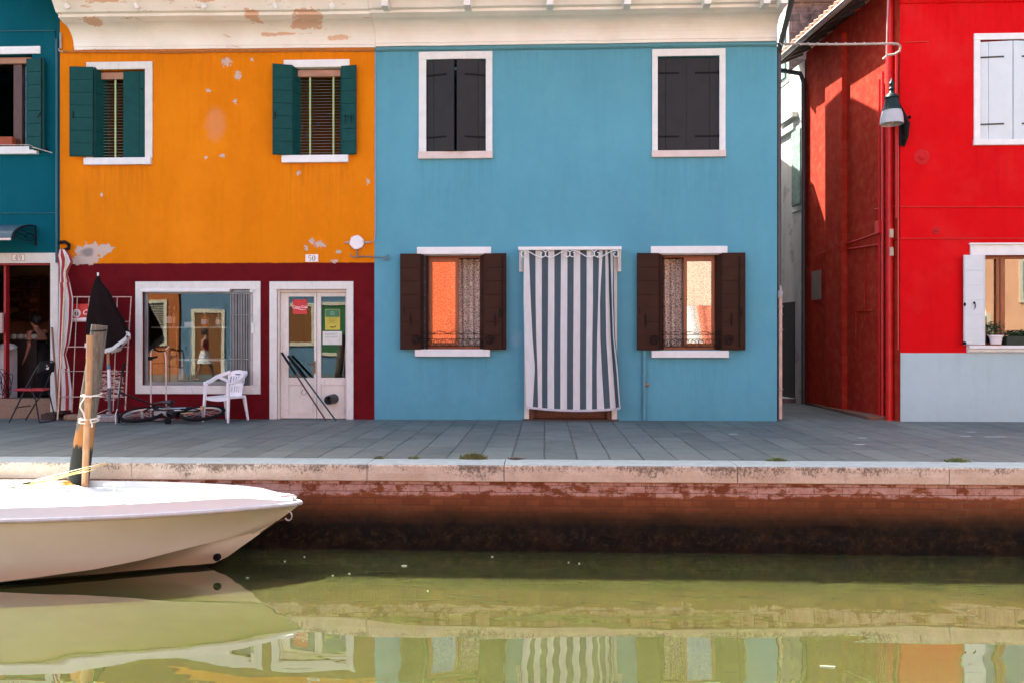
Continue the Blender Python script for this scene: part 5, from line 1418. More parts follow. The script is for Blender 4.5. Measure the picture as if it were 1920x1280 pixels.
# folding chair
fc = thing('folding_chair', 'black folding chair with red seat before the dark 49 doorway', 'chair', (X(60,-.6), -.6, 0))
n_, f_ = -.86, -.44
def ft(px, Y): return V((X(px, Y), Y, .012))
m = MB()
m.tube([ft(17,n_), P(48,728,n_+.06), P(70,688,n_+.10), P(76,679,n_+.14), P(98,676,f_-.10), P(102,682,f_-.06), P(84,727,f_-.02), ft(48,f_)], .012, 8)
m.tube([P(55,722,n_+.05), P(66,745,n_+.02), ft(74,n_), ft(104,f_), P(93,740,f_), P(85,722,f_)], .012, 8)
m.tube([P(28,764,n_+.03), P(58,760,f_)], .009, 6)
m.build('chair_frame', M['blackpaint'], fc, True)
m = MB(); q = [P(72,681,n_+.12), P(100,678,f_-.09), P(98,697,f_-.06), P(68,699,n_+.10)]; q2 = [p+V((.02,.02,0)) for p in q]
m.add(q+q2, [(0,1,2,3),(7,6,5,4),(0,4,5,1),(1,5,6,2),(2,6,7,3),(3,7,4,0)]); m.build('backrest', M['blackpaint'], fc, bevel=.006)
m = MB(); m.add([p+V((-.0,-.012,0)) for p in [P(88,684,-.62), P(93,684,-.58), P(92,692,-.58), P(87,692,-.62)]], [(0,1,2,3)]); m.build('sticker', M['sign_white'], fc)
zs = P(55,730,-.65).z
m = MB(); pts = [(X(24,n_), n_+.02), (X(80,n_), n_+.02), (X(94,f_), f_), (X(40,f_), f_)]; m.prismz(pts, zs-.015, zs+.02); m.build('seat', simple('red_seat_pad', (.32,.012,.02), .6, .1), fc, bevel=.012)

# white plastic armchair (monobloc)
cx_, cy_ = X(424, -.42), -.42
wc = thing('plastic_armchair', 'white plastic armchair with slotted back in front of the shop window', 'chair', (cx_, cy_, 0))
fv = V((-.35,-.937,0)); sv = V((.937,-.35,0))
def C(s, f, z): return V((cx_,cy_,0))+sv*s+fv*f+V((0,0,z))
def legm(s0, f0, zt_, s1, f1, w=.055):
    m = MB(); a = C(s0,f0,zt_); b = C(s1,f1,0.002); r = []
    for p, k in ((b,.62),(a,1)):
        for ds, df in ((-1,-1),(1,-1),(1,1),(-1,1)): r.append(p+sv*ds*w*k/2+fv*df*w*k/2)
    m.add(r, [(0,1,2,3),(7,6,5,4),(0,4,5,1),(1,5,6,2),(2,6,7,3),(3,7,4,0)]); return m
legm(-.235,.21,.66,-.265,.25).build('leg', M['plastic'], wc, bevel=.012); legm(.235,.21,.66,.265,.25).build('leg', M['plastic'], wc, bevel=.012)
legm(-.2,-.2,.43,-.23,-.27).build('leg', M['plastic'], wc, bevel=.012); legm(.2,-.2,.43,.23,-.27).build('leg', M['plastic'], wc, bevel=.012)
m = MB(); n = 10
top = [[C(-.225+.45*i/n, -.2+.42*j/6, .425-.018*math.sin(i/n*PI)+(.012 if j == 6 else 0)-(.02 if j == 6 else 0)) for i in range(n+1)] for j in range(7)]
bot = [[p-V((0,0,.035 if j < 6 else .05)) for p in r] for j, r in enumerate(top)]
m.grid(top); m.grid(bot); m.grid([top[-1], bot[-1]]); m.grid([top[0], bot[0]]); m.grid([[r[0] for r in top], [r[0] for r in bot]]); m.grid([[r[-1] for r in top], [r[-1] for r in bot]])
m.build('seat', M['plastic'], wc, True)
# back shell with slots cut out: rows of strips
m = MB()
def bk(s, z):
    """point on the curved, reclined back"""
    w_ = abs(s)
    return C(s, -.20-.10*(z-.42)/.42+.9*s*s, z)
def strip(s0, s1, z0, z1, ns=4, nz=3):
    fr = [[bk(s0+(s1-s0)*i/ns, z0+(z1-z0)*j/nz) for i in range(ns+1)] for j in range(nz+1)]
    bk_ = [[p-fv*.014 for p in r] for r in fr]
    m.grid(fr); m.grid(bk_); m.grid([fr[0], bk_[0]]); m.grid([fr[-1], bk_[-1]]); m.grid([[r[0] for r in fr], [r[0] for r in bk_]]); m.grid([[r[-1] for r in fr], [r[-1] for r in bk_]])
strip(-.17, .17, .41, .475); strip(-.165, .165, .58, .625); 
strip(-.165,-.125,.475,.58,2); strip(.125,.165,.475,.58,2); strip(-.18,-.135,.625,.745,2); strip(.135,.18,.625,.745,2)
for k in range(5):
    s_ = -.1+.05*k
    strip(s_-.0155, s_+.0155, .475, .58, 1)
    strip(s_-.0155, s_+.0155, .625, .745, 1)
strip(-.19,-.06,.745,.80); strip(.06,.19,.745,.80); strip(-.06,.06,.745,.765); strip(-.06,.06,.785,.80)
nt = 14
fr = [[bk(-.19+.38*i/nt, .80) for i in range(nt+1)], [bk(-.17+.34*i/nt, .80+.05*math.sin(i/nt*PI)**.6) for i in range(nt+1)]]
m.grid(fr); m.grid([[p-fv*.014 for p in r] for r in fr]); m.grid([fr[1], [p-fv*.014 for p in fr[1]]])
m.build('backrest', M['plastic'], wc)
for sd in (-1, 1):
    m = MB(); path = [bk(sd*.15, .82), bk(sd*.20, .80), C(sd*.27,-.10,.745), C(sd*.285,.02,.685), C(sd*.27,.14,.655), C(sd*.245,.225,.645), C(sd*.235,.23,.60)]
    for i in range(len(path)-1): 
        m.bar(path[i], path[i+1], .05, .055 if i < 4 else .03)
    for p in path[1:-1]: m.lathe([(.02,-.026),(.026,-.02),(.026,.02),(.02,.026)], p, 12)
    m.bar(bk(sd*.165,.66), C(sd*.255,-.09,.74), .03, .05)
    m.build('armrest', M['plastic'], wc, bevel=.004)

# bicycle lying on its side
YB = -.62
bike = thing('bicycle', 'black bicycle lying on its side on the paving below the shop window', 'bicycle', (X(315, YB), YB, 0))
al = math.radians(13)
fwd = V((-1,0,0)); upb = V((0, math.cos(al), math.sin(al))); sid = V((0,-math.sin(al), math.cos(al)))
cR = V((X(381, YB), YB-.02, .155)); cF = V((X(272, YB), YB-.10, .135))
def Wp(c, r, a, s=0): return c+fwd*(r*math.cos(a))+upb*(r*math.sin(a))+sid*s
for c in (cF, cR):
    m = MB(); m.tube([Wp(c,.325,i*2*PI/40) for i in range(40)], .031, 8, True); wo = m.build('wheel', M['rubber'], bike, True)
    m = MB(); m.tube([Wp(c,.288,i*2*PI/40,.006) for i in range(40)], .010, 6, True); m.tube([Wp(c,.288,i*2*PI/40,-.006) for i in range(40)], .010, 6, True); m.build('rim', M['chrome'], wo, True)
    m = MB()
    for i in range(20): m.tube([Wp(c,.02,i*2*PI/20+.4,.02*(-1)**i), Wp(c,.29,i*2*PI/20,0)], .0016, 4)
    m.build('spokes', M['chrome'], wo); m = MB(); m.tube([c-sid*.06, c+sid*.06], .02, 8); m.tube([c-sid*.075, c+sid*.075], .008, 6); m.build('hub', M['chrome'], wo, True)
bb = (cR+cF)/2+fwd*-.05-upb*.03; seatt = bb+upb*.36+fwd*-.13; head = cF+upb*.42+fwd*-.08; headl = head-upb*.11+fwd*.02
m = MB()
m.tube([bb, seatt], .028, 8); m.tube([bb, headl], .036, 8); m.tube([seatt-upb*.05, head-upb*.03], .03, 8); m.tube([head, headl], .034, 8); m.tube([bb-fwd*.05, bb+fwd*.05], .05, 8)
for s_ in (-.05, .05): m.tube([bb+sid*s_*.6, cR+sid*s_], .010, 6); m.tube([seatt-upb*.03, cR+sid*s_], .009, 6); m.tube([headl+sid*s_*.8, cF+sid*s_], .012, 6)
m.build('frame', M['blackpaint'], bike, True)
m = MB()
for c in (cF, cR):
    m.grid([[Wp(c,.355,a,s_) for s_ in (-.025,0,.025)] for a in [math.radians(20+i*10) for i in range(15)]])
split_build(m, 'mudguard', M['blackpaint'], bike, True)
sc0 = P(306, 756, YB)
m = MB(); rows = []
for i in range(9):
    f = i/8; w_ = .015+.07*f**1.5; c = V((sc0.x-.16+.30*f, sc0.y+.02, sc0.z+.02*f+.01*math.sin(f*PI)))
    rows.append([c+V((0,w_*math.cos(a), w_*.55*math.sin(a))) for a in [j*PI/5 for j in range(10)]])
m.grid(rows, True); m.add(rows[0], [tuple(range(10))]); m.add(rows[-1], [tuple(range(10))[::-1]]); 
sd_ = m.build('saddle', simple('dark_grey_saddle', (.03,.035,.04), .35), bike, True)
m = MB(); m.tube([P(306,766,YB), seatt], .014, 8); m.tube([P(298,765,YB), P(306,766,YB), P(318,762,YB)], .007, 6); m.tube([rows[0][0], rows[2][0], rows[5][0], rows[-1][0]], .006, 5); m.build('seat_post', M['chrome'], bike, True)
m = MB(); m.lathe([(.085,-.004),(.09,0),(.085,.004)], (0,0,0), 24)
Rm = Matrix.Translation(bb+sid*.06) @ sid.to_track_quat('Z','Y').to_matrix().to_4x4(); m.v = [Rm @ p for p in m.v]; m.build('chainring', M['blackpaint'], bike)
m = MB(); m.tube([bb+sid*.07, bb+sid*.075+fwd*-.16+upb*.0], .009, 6); m.tube([bb-sid*.07, P(316,788,-.85)], .009, 6); m.build('crank', M['chrome'], bike, True)
m = MB(); q = P(315, 790, -.90); m.box(q.x-.045, q.x+.045, q.y-.02, q.y+.02, .005, .12); q2 = bb+sid*.09+fwd*-.16; m.box(q2.x-.04,q2.x+.04,q2.y-.04,q2.y+.04,q2.z-.01,q2.z+.015); split_build(m, 'pedal', M['rubber'], bike, bevel=.006)
m = MB(); m.box(X(294,YB), X(316,YB), YB-.1, YB-.09, P(300,777,YB).z, P(300,769,YB).z); m.build('chain_guard', simple('grey_guard', (.25,.27,.28), .3, metal=.4), bike)
m = MB(); top_ = P(233, 680, -.68); lo_ = P(223, 792, -.98); md = (top_+lo_)/2
m.tube([top_, P(227,712,-.74), P(224,735,-.8), P(221,765,-.9), lo_], .013, 8); m.tube([P(224,735,-.8), head], .014, 8); m.build('handlebar', M['blackpaint'], bike, True)
m = MB(); m.tube([top_, P(228,706,-.72)], .020, 8); m.tube([lo_, P(221,770,-.92)], .020, 8); split_build(m, 'grip', M['rubber'], bike, True)
m = MB(); m.tube([P(231,706,-.72), P(225,716,-.7), P(222,738,-.74)], .007, 6); m.tube([P(220,766,-.93), P(216,778,-.95), P(217,794,-.97)], .007, 6); split_build(m, 'brake_lever', M['chrome'], bike, True)
m = MB(); m.tube([P(224,722,-.76), P(232,740,-.7), P(236,758,-.66), headl], .005, 5); m.tube([P(221,760,-.88), P(230,750,-.8), P(238,764,-.7), seatt], .005, 5); split_build(m, 'brake_cable', M['rubber'], bike, True)
m = MB(); q = cR+sid*.05; m.box(q.x-.02,q.x+.03,q.y-.04,q.y+.01,q.z,q.z+.07); m.tube([q+V((-.32,-.1,-.05)), q+V((-.1,-.12,-.03))], .012, 6); m.build('derailleur', simple('gold_part', (.45,.28,.14), .35, metal=.5), bike, bevel=.004)
# hand trolley
YH = -.28
ht = thing('hand_trolley', 'steel hand trolley frame standing behind the fallen bicycle', 'hand trolley', (X(296, YH), YH, 0))
m = MB()
m.tube([P(283,784,YH), P(283,665,YH), P(284,657,YH), P(288,654,YH)], .012, 8); m.tube([P(312,784,YH), P(311,668,YH), P(309,660,YH), P(305,657,YH)], .012, 8); m.tube([P(311,655,YH-.03), P(317,649,YH)], .008, 6)
m.build('tube_frame', M['chrome'], ht, True)
m = MB(); m.tube([P(288,654,YH), P(297,658,YH), P(309,658,YH)], .015, 8); m.tube([P(280,672,YH-.03), P(295,668,YH-.03)], .018, 8); m.box(X(280,YH), X(286,YH), YH-.05, YH+.01, P(283,675,YH).z, P(283,668,YH).z); m.build('handle', M['rubber'], ht, True)
m = MB(); m.box(X(279,YH), X(316,YH), YH-.2, YH+.02, .02, .035); m.build('toe_plate', M['gutter'], ht)
for px in (282, 313):
    m = MB(); m.lathe([(.06,-.02),(.07,-.01),(.07,.01),(.06,.02)], (X(px,YH), YH+.07, .075), 16, 'x'); m.build('wheel', M['rubber'], ht, True)
# two umbrella poles leaning on the door
for nm, a, b, mt, lb in (('maroon', (529,662,-.02), (611,784,-.33), simple('maroon_pole', (.10,.012,.022), .5), 'dark maroon pole leaning on door 50, its foot nearer the door centre'),
                         ('green', (541,668,-.03), (630,784,-.36), simple('dark_green_pole', (.010,.030,.026), .5), 'dark green pole leaning on door 50, its foot nearer the vent pipe')):
    p0, p1 = P(*a), P(*b); p1.z = .012
    t_ = thing('leaning_pole', lb, 'pole', tuple(p1), 'poles leaning on the door numbered 50')
    m = MB(); m.tube([p0, p1], .014, 8); m.build('shaft', mt, t_, True); m = MB(); m.tube([p0+(p0-p1)*.01, p0+(p1-p0)*.32], .021, 8); m.build('grip', M['iron'], t_, True)
m = MB(); c0 = P(569, 735, .02); m.tube([(c0.x+.045*math.cos(t), .058, c0.z+.045*math.sin(t)) for t in [i*PI/12 for i in range(24)]], .003, 4, True); m.build('wire_ring', M['iron'], d50)
# stickers and notices on the door panes
m = MB(); r_ = rect(549, 575.5, 562, 589, .08); m.box(r_[0], r_[1], .079, .0835, r_[2], r_[3]); st_ = m.build('red_sticker', M['cokered'], d50)
q = P(562, 576, .08); coke(st_, q.x, q.z, .062, .0782, .0004)
m = MB(); m.grid([[(r_[0]+.005+(r_[1]-r_[0]-.01)*i/12, .0784, q.z-.034+.012*math.sin(i/12*PI*2)-k*.010*math.sin(i/12*PI)) for i in range(13)] for k in (0, 1)]); m.build('swash', M['sign_text'], st_)
m = MB(); r_ = rect(609.5, 637.5, 580, 618.5, .08); m.box(r_[0], r_[1], .079, .0835, r_[2], r_[3]); po = m.build('notice_poster', simple('poster_yellow', (.48,.44,.05), .6), d50)
m = MB(); zt_ = r_[3]; m.box(r_[0]+.006, r_[1]-.006, .0778, .079, zt_-.135, zt_-.006); m.build('green_panel', simple('poster_green', (.03,.16,.07), .6), po)
m = MB(); cx0 = (r_[0]+r_[1])/2
m.tube([(cx0+.032*math.cos(t), .0772, zt_-.07+.032*math.sin(t)) for t in [i*PI/10 for i in range(20)]], .0035, 4, True)
for k in range(4): m.box(cx0-.02, cx0+.02, .0765, .0778, zt_-.09+k*.012, zt_-.087+k*.012)
m.build('poster_emblem', simple('poster_pale_green', (.3,.5,.3), .6), po)
m = MB()
for k, w_ in enumerate((.10,.085,.095,.05,.09)): m.box(cx0-w_, cx0+w_*.9, .0775, .079, zt_-.155-k*.022, zt_-.149-k*.022)
m.prismy([(cx0-.06,zt_-.31),(cx0-.02,zt_-.29),(cx0+.02,zt_-.30),(cx0+.07,zt_-.275),(cx0+.06,zt_-.31),(cx0,zt_-.325)], .0775, .079)
m.build('poster_text', simple('poster_olive', (.16,.13,.02), .7), po)
m = MB(); r_ = rect(605, 641, 621, 646, .08); m.box(r_[0], r_[1], .079, .0835, r_[2], r_[3]); wp = m.build('paper_notice', simple('pale_paper', (.60,.64,.58), .8), d50)
m = MB()
for k, w_ in enumerate((.13,.10)): 
    z_ = r_[3]-.05-k*.05
    for j in range(6): x_ = r_[0]+.04+j*.038; m.tube([(x_,.0775,z_-.012),(x_+.012,.0775,z_+.014),(x_+.022,.0775,z_-.01)], .003, 4)
m.build('handwriting', simple('teal_ink', (.05,.25,.22), .7), wp)

# ================================================================== INTERIORS
def put(m, name, mat, label, cat, group=None, **k): return tag(m.build(name, mat, None, **k), label, cat, group)
glassy = simple('dark_bottle_glass', (.010,.014,.010), .12, .1)
sh = thing('display_shelf', 'pale shelf on thin posts inside the shop window', 'shelf', (X(360,.55), .55, Z(613,360,.55)))
zs = Z(613, 360, .55)
m = MB(); m.box(X(288,.55), X(430,.55), .45, .8, zs-.02, zs); m.build('shelf_board', simple('pale_shelf', (.55,.60,.55), .3), sh)
m = MB(); 
for px in (331, 357): m.tube([(X(px,.6), .6, .2), (X(px,.6), .6, zs-.02)], .012, 6)
split_build(m, 'post', simple('brass_post', (.45,.36,.2), .4), sh)
def bottle(px, h, r, mat, lab, label):
    x = X(px, .6); b = thing('bottle', label, 'bottle', (x, .6, zs), 'bottles on the shop window shelf')
    m = MB(); m.lathe([(r*.9,0),(r,.01),(r,h*.6),(r*.35,h*.75),(r*.33,h*.97),(r*.3,h)], (x,.6,zs), 14); m.build('glass_body', mat, b, True)
    m = MB(); m.lathe([(r*1.02,h*.18),(r*1.02,h*.5)], (x,.6,zs), 14); m.build('paper_label', lab, b, True)
    m = MB(); m.lathe([(r*.4,h*.86),(r*.4,h*1.02)], (x,.6,zs), 10); m.build('cap', M['gutter'], b, True)
bottle(317, .37, .048, glassy, M['sign_white'], 'dark bottle with white label, tallest on the shop window shelf')
bottle(326.5, .36, .028, simple('amber', (.35,.2,.10), .3), simple('cream_label', (.6,.45,.3), .6), 'slim amber bottle right of the dark bottle in the shop window')
bottle(384, .27, .06, simple('orange_glass', (.5,.16,.03), .2), simple('lilac_label', (.6,.55,.65), .6), 'round orange bottle with pale oval label in the shop window')
bottle(410, .25, .05, simple('clear_blue', (.25,.33,.36), .2), M['sign_white'], 'clear bottle with white label right of the orange bottle')
m = MB(); m.box(X(347,.5), X(362,.5), .47, .49, zs, zs+.085); put(m, 'price_card', M['sign_white'], 'white price card standing on the shop window shelf', 'card')
card = simple('cardboard', (.62,.38,.20), .8, .15, 6)
for i, (a, b, t, bo, y, lb) in enumerate(((285,305,655,680,.45,'cardboard box stacked upper left in the shop window'), (286,303,682,716,.42,'cardboard box stacked lower left in the shop window'), (312,330,658,686,.5,'cardboard box upper right behind the trolley, in shop window'), (306,332,688,716,.45,'wide cardboard box at the bottom of the shop window'))):
    m = MB(); m.box(X(a,y), X(b,y), y, y+.3, Z(bo,a,y), Z(t,a,y)); put(m, 'cardboard_box', card, lb, 'box', 'cardboard boxes in the shop window', bevel=.006)
m = MB(); m.box(X(325,.7), X(428,.7), .6, 1.1, Z(676,370,.7), Z(672,370,.7)); m.box(X(335,.7), X(345,.7), .7, .8, .16, Z(676,370,.7)); m.box(X(415,.7), X(425,.7), .7, .8, .16, Z(676,370,.7))
put(m, 'shop_table', M['white_clean'], 'white table inside the shop window', 'table')
m = MB(); m.box(X(330,.5), X(346,.5), .5, .52, Z(712,338,.5), Z(690,338,.5)); put(m, 'notice_card', M['sign_white'], 'white notice card low in the shop window', 'card')
m = MB(); a = rect(284, 430, 720, 716, .3); m.box(a[0]-.1, a[1]+.4, .3, 1.5, .16, a[2]); put(m, 'window_bench', simple('dark_bench', (.06,.04,.03), .8), 'dark display bench under the boxes in the shop window', 'bench')
# teal house interior
yr = 2.4
rk2 = thing('wall_shelves', 'dark shelves of goods on the back wall inside doorway 49', 'shelves', (X(45,yr), yr, 1.2))
m = MB()
for py in (522, 540, 558, 576, 598): a = rect(8, 82, py-1.2, py+1.2, yr); m.box(a[0], a[1], yr-.15, yr+.15, a[2], a[3])
for px in (8, 45, 82): a = X(px, yr); m.box(a-.015, a+.015, yr-.15, yr+.15, Z(600,45,yr), Z(518,45,yr))
m.build('shelf_frame', M['darkframe'], rk2)
m = MB(); RG = random.Random(4)
for py in (540, 558, 576, 598):
    x = X(10, yr); z = Z(py-1.5, 45, yr)
    while x < X(79, yr): w_ = RG.uniform(.04,.11); m.box(x, x+w_*.9, yr-.1, yr+.08, z, z+RG.uniform(.06,.14)); x += w_
split_build(m, 'goods', simple('assorted_dark_goods', (.035,.022,.018), .6, .6, 9), rk2)
m = MB(); a = rect(3, 75, 640, 780, 1.2); m.box(a[0], a[1], 1.1, 1.7, .16, a[3]); m.box(a[0]-.03, a[1]+.03, 1.05, 1.75, a[3], a[3]+.03); put(m, 'counter', simple('brown_counter', (.03,.02,.015), .6), 'dark counter inside the 49 doorway', 'counter')
m = MB(); a = rect(-30, 13, 655, 745, .5); m.box(a[0], a[1], .4, .8, .16, a[3]); put(m, 'white_cabinet', M['plastic'], 'white cabinet just inside the left of doorway 49', 'cabinet', bevel=.01)
m = MB(); a = P(14, 650, .45); 
m.lathe([(.0,-.06),(.14,-.05),(.16,0),(.10,.05),(0,.07)], (a.x-.03,.5,a.z), 14); put(m, 'folded_cloth', M['cl_white'], 'crumpled white cloth on the white cabinet', 'cloth', smooth=True)
m = MB(); a = rect(-20, 5.5, 587, 625, .02); m.box(a[0], a[1], .0, .05, a[2], a[3]); put(m, 'hanging_towel', simple('beige_towel', (.42,.33,.28), .95), 'beige towel hanging at the left of doorway 49', 'towel', bevel=.01)
m = MB(); a = P(20, 632, 1.1); 
pgp = simple('pale_green_paper', (.40,.42,.33), .8)
for k in range(4):
    m = MB(); m.lathe([(0,-.05),(.06,-.03),(.07,.0),(.05,.05),(0,.06)], (a.x+.13*k,1.2,a.z+.0), 10); put(m, 'wrapped_bundle', pgp, 'pale wrapped bundle lying on the counter in doorway 49', 'package', 'wrapped bundles on the counter in doorway 49', smooth=True)
m = MB(); RG = random.Random(8)
for k in range(5):
    c = P(3, 715, -.02); m.tube([(c.x+.02*k+.09*math.cos(t+k), -.02+.01*k, c.z+.22*math.sin(t)-.02*k) for t in [i*PI/9 for i in range(18)]], .006, 5, True)
put(m, 'coiled_cable', M['rubber'], 'black coiled cable hanging at the left of doorway 49', 'cable')

# ================================================================== PEOPLE
def skin_fig(name, joints, edges, mat, parent, sub=2):
    """joints = {key: (pos, radius)}; first key is the root"""
    keys = list(joints); off = wloc(parent)
    me = bpy.data.meshes.new(name)
    me.from_pydata([V(joints[k][0])-off for k in keys], [(keys.index(a), keys.index(b)) for a, b in edges], [])
    o = bpy.data.objects.new(name, me); COL.objects.link(o); o.parent = parent
    me.materials.append(mat)
    sk = o.modifiers.new('skin', 'SKIN'); sk.use_smooth_shade = True
    if not me.skin_vertices: 
        bpy.context.view_layer.objects.active = o
    lay = me.skin_vertices[0].data if me.skin_vertices else None
    if lay is None: return o
    for i, k in enumerate(keys):
        r = joints[k][1]; lay[i].radius = r if isinstance(r, tuple) else (r, r)
        lay[i].use_root = (i == 0)
    ss = o.modifiers.new('sub', 'SUBSURF'); ss.levels = sub; ss.render_levels = sub
    return o
SKINM = simple('skin', (.42,.22,.14), .55, .06)
def ensure_skin(me):
    if not me.skin_vertices:
        import bmesh
        bm = bmesh.new(); bm.from_mesh(me); bm.verts.layers.skin.verify(); bm.to_mesh(me); bm.free()
_of = bpy.data.meshes.new
def skin_fig(name, joints, edges, mat, parent, sub=2):
    keys = list(joints); off = wloc(parent)
    me = bpy.data.meshes.new(name)
    me.from_pydata([V(joints[k][0])-off for k in keys], [(keys.index(a), keys.index(b)) for a, b in edges], [])
    ensure_skin(me); me.materials.append(mat)
    o = bpy.data.objects.new(name, me); COL.objects.link(o); o.parent = parent
    lay = me.skin_vertices[0].data
    for i, k in enumerate(keys):
        r = joints[k][1]; lay[i].radius = r if isinstance(r, tuple) else (r, r); lay[i].use_root = (i == 0)
    sk = o.modifiers.new('skin', 'SKIN'); sk.use_smooth_shade = True
    ss = o.modifiers.new('sub', 'SUBSURF'); ss.levels = sub; ss.render_levels = sub
    return o
def person(base, rz, label, shirt, skirt, lean=0.0, stride=.0, reach=0.0, hs=1.0):
    root = thing('person', label, 'person', tuple(base))
    R_ = Matrix.Translation(base) @ Matrix.Rotation(rz, 4, 'Z') @ Matrix.Scale(hs, 4)
    RL = Matrix.Translation((0,0,.92)) @ Matrix.Rotation(lean, 4, 'X') @ Matrix.Translation((0,0,-.92))   # lean forward (+y local is forward)
    def L(p): return R_ @ V(p)
    def U(p): return R_ @ (RL @ V(p))
    st = stride
    j = {'pelvis': (L((0,0,.93)), (.15,.11)), 'waist': (U((0,0,1.07)), (.115,.09)), 'chest': (U((0,0,1.27)), (.15,.10)), 'neck0': (U((0,.0,1.43)), (.06,.06)), 'neck': (U((0,.02,1.49)), .05),
         'head0': (U((0,.03,1.55)), (.065,.075)), 'head1': (U((0,.03,1.64)), (.075,.09)), 'head2': (U((0,.02,1.70)), (.055,.07))}
    e = [('pelvis','waist'),('waist','chest'),('chest','neck0'),('neck0','neck'),('neck','head0'),('head0','head1'),('head1','head2')]
    for s, sg in (('l',-1),('r',1)):
        f = st*sg
        j['hip'+s] = (L((.09*sg,0,.86)), .09); j['knee'+s] = (L((.10*sg,f*.55+.03,.48)), .055); j['ank'+s] = (L((.10*sg,f*1.0-.02,.09)), .036); j['toe'+s] = (L((.11*sg,f*1.0+.15,.035)), (.035,.03))
        e += [('pelvis','hip'+s),('hip'+s,'knee'+s),('knee'+s,'ank'+s),('ank'+s,'toe'+s)]
        j['sh'+s] = (U((.18*sg,0,1.40)), .055)
        if reach and sg == reach_side: el, wr = U((.25*sg,.22,1.25)), U((.22*sg,.48,1.22))
        else: el, wr = U((.235*sg,-.03-f*.12,1.13)), U((.245*sg,.10-f*.3,.93))
        j['el'+s] = (el, .038); j['wr'+s] = (wr, .024)
        d = (wr-el).normalized(); sd = (R_.to_3x3() @ V((1,0,0))).normalized()
        j['palm'+s] = (wr+d*.07, (.036,.018))
        e += [('neck0','sh'+s) if False else ('chest','sh'+s),('sh'+s,'el'+s),('el'+s,'wr'+s),('wr'+s,'palm'+s)]
        for q in range(4):
            b = wr+d*.10+sd*(-.024+.016*q); j['f%d%s' % (q, s)] = (b, .009); j['g%d%s' % (q, s)] = (b+d*(.055-.006*abs(q-1.4))+V((0,0,-.01)), .007)
            e += [('palm'+s,'f%d%s' % (q, s)),('f%d%s' % (q, s),'g%d%s' % (q, s))]
        tb = wr+d*.04-sd*sg*.03; j['t'+s] = (tb, .010); j['u'+s] = (tb+d*.04-sd*sg*.01, .008); e += [('wr'+s,'t'+s),('t'+s,'u'+s)]
    skin_fig('body', j, e, SKINM, root)
    t = {k: (j[k][0], tuple(x+.022 for x in j[k][1])) for k in ('waist','chest')}
    t['pelvis'] = (L((0,0,.98)), (.165,.13)); t['neck0'] = (U((0,0,1.39)), (.10,.08)); t['shl'] = (j['shl'][0], .068); t['shr'] = (j['shr'][0], .068)
    skin_fig('shirt', t, [('waist','chest'),('pelvis','waist'),('chest','neck0'),('chest','shl'),('chest','shr')], shirt, root)
    m = MB(); rows = []
    for z, rx, ry in ((1.03,.16,.125),(.93,.19,.155),(.78,.20,.17),(.60 if not reach else .16,.22,.19+abs(st)*.3)):
        rows.append([L((rx*math.cos(a)*(1+.03*math.cos(a*9)), ry*math.sin(a)*(1+.03*math.cos(a*9)), z)) for a in [i*2*PI/40 for i in range(40)]])
    m.grid(rows, True); m.build('skirt', skirt, root, True)
    m = MB(); hc = U((0,.0,1.655)); rows = []
    for i in range(9):
        ph = PI*i/8
        rows.append([hc+(R_.to_3x3() @ V((.098*math.sin(ph)*math.cos(a), .112*math.sin(ph)*math.sin(a)-(.015 if math.sin(a) < 0 else -.0)-.012, .108*math.cos(ph)*(1.0 if ph < PI/2 else .9)-(.03 if math.sin(a) < -.2 and ph > 1.4 else 0)))) for a in [k*2*PI/20 for k in range(20)]])
    m.grid(rows, True); b = hc+(R_.to_3x3() @ V((0,-.12,.02)))
    m.lathe([(.0,-.05),(.045,-.03),(.055,0),(.045,.03),(0,.05)], b, 12)
    m.build('hair', simple('black_hair', (.012,.009,.008), .6), root, True)
    m = MB(); face = U((0,.115,1.635)); fx = (R_.to_3x3() @ V((1,0,0))).normalized(); fy = (R_.to_3x3() @ V((0,1,0))).normalized()
    for sg in (-1, 1): m.lathe([(0,-.012),(.012,0),(0,.012)], face+fx*.032*sg-fy*.014, 8)
    m.build('eyes', M['ink'], root)
    m = MB(); m.lathe([(0,-.03),(.014,-.015),(.008,.03)], face+fy*.008-V((0,0,.025)), 8); m.lathe([(0,-.008),(.024,0),(0,.008)], face-fy*.012-V((0,0,.07)), 8); m.build('nose_and_mouth', SKINM, root, True)
    return root
reach_side = 1
bp = V((X(78, 1.3), 1.3, .16))
reach_side = 1
person(bp, math.radians(70), 'person in a black dress leaning over the counter inside doorway 49', simple('black_dress_top', (.012,.011,.012), .9), simple('black_dress', (.010,.010,.011), .9), lean=-.25, stride=.05, reach=1, hs=.98)
bp2 = V((-11.4, -13.0, 0.0))
person(bp2, math.radians(-90), 'person in a red top and white skirt walking on the far bank', simple('red_top', (.55,.03,.03), .9), simple('white_skirt', (.75,.75,.75), .9), lean=-.03, stride=.28)

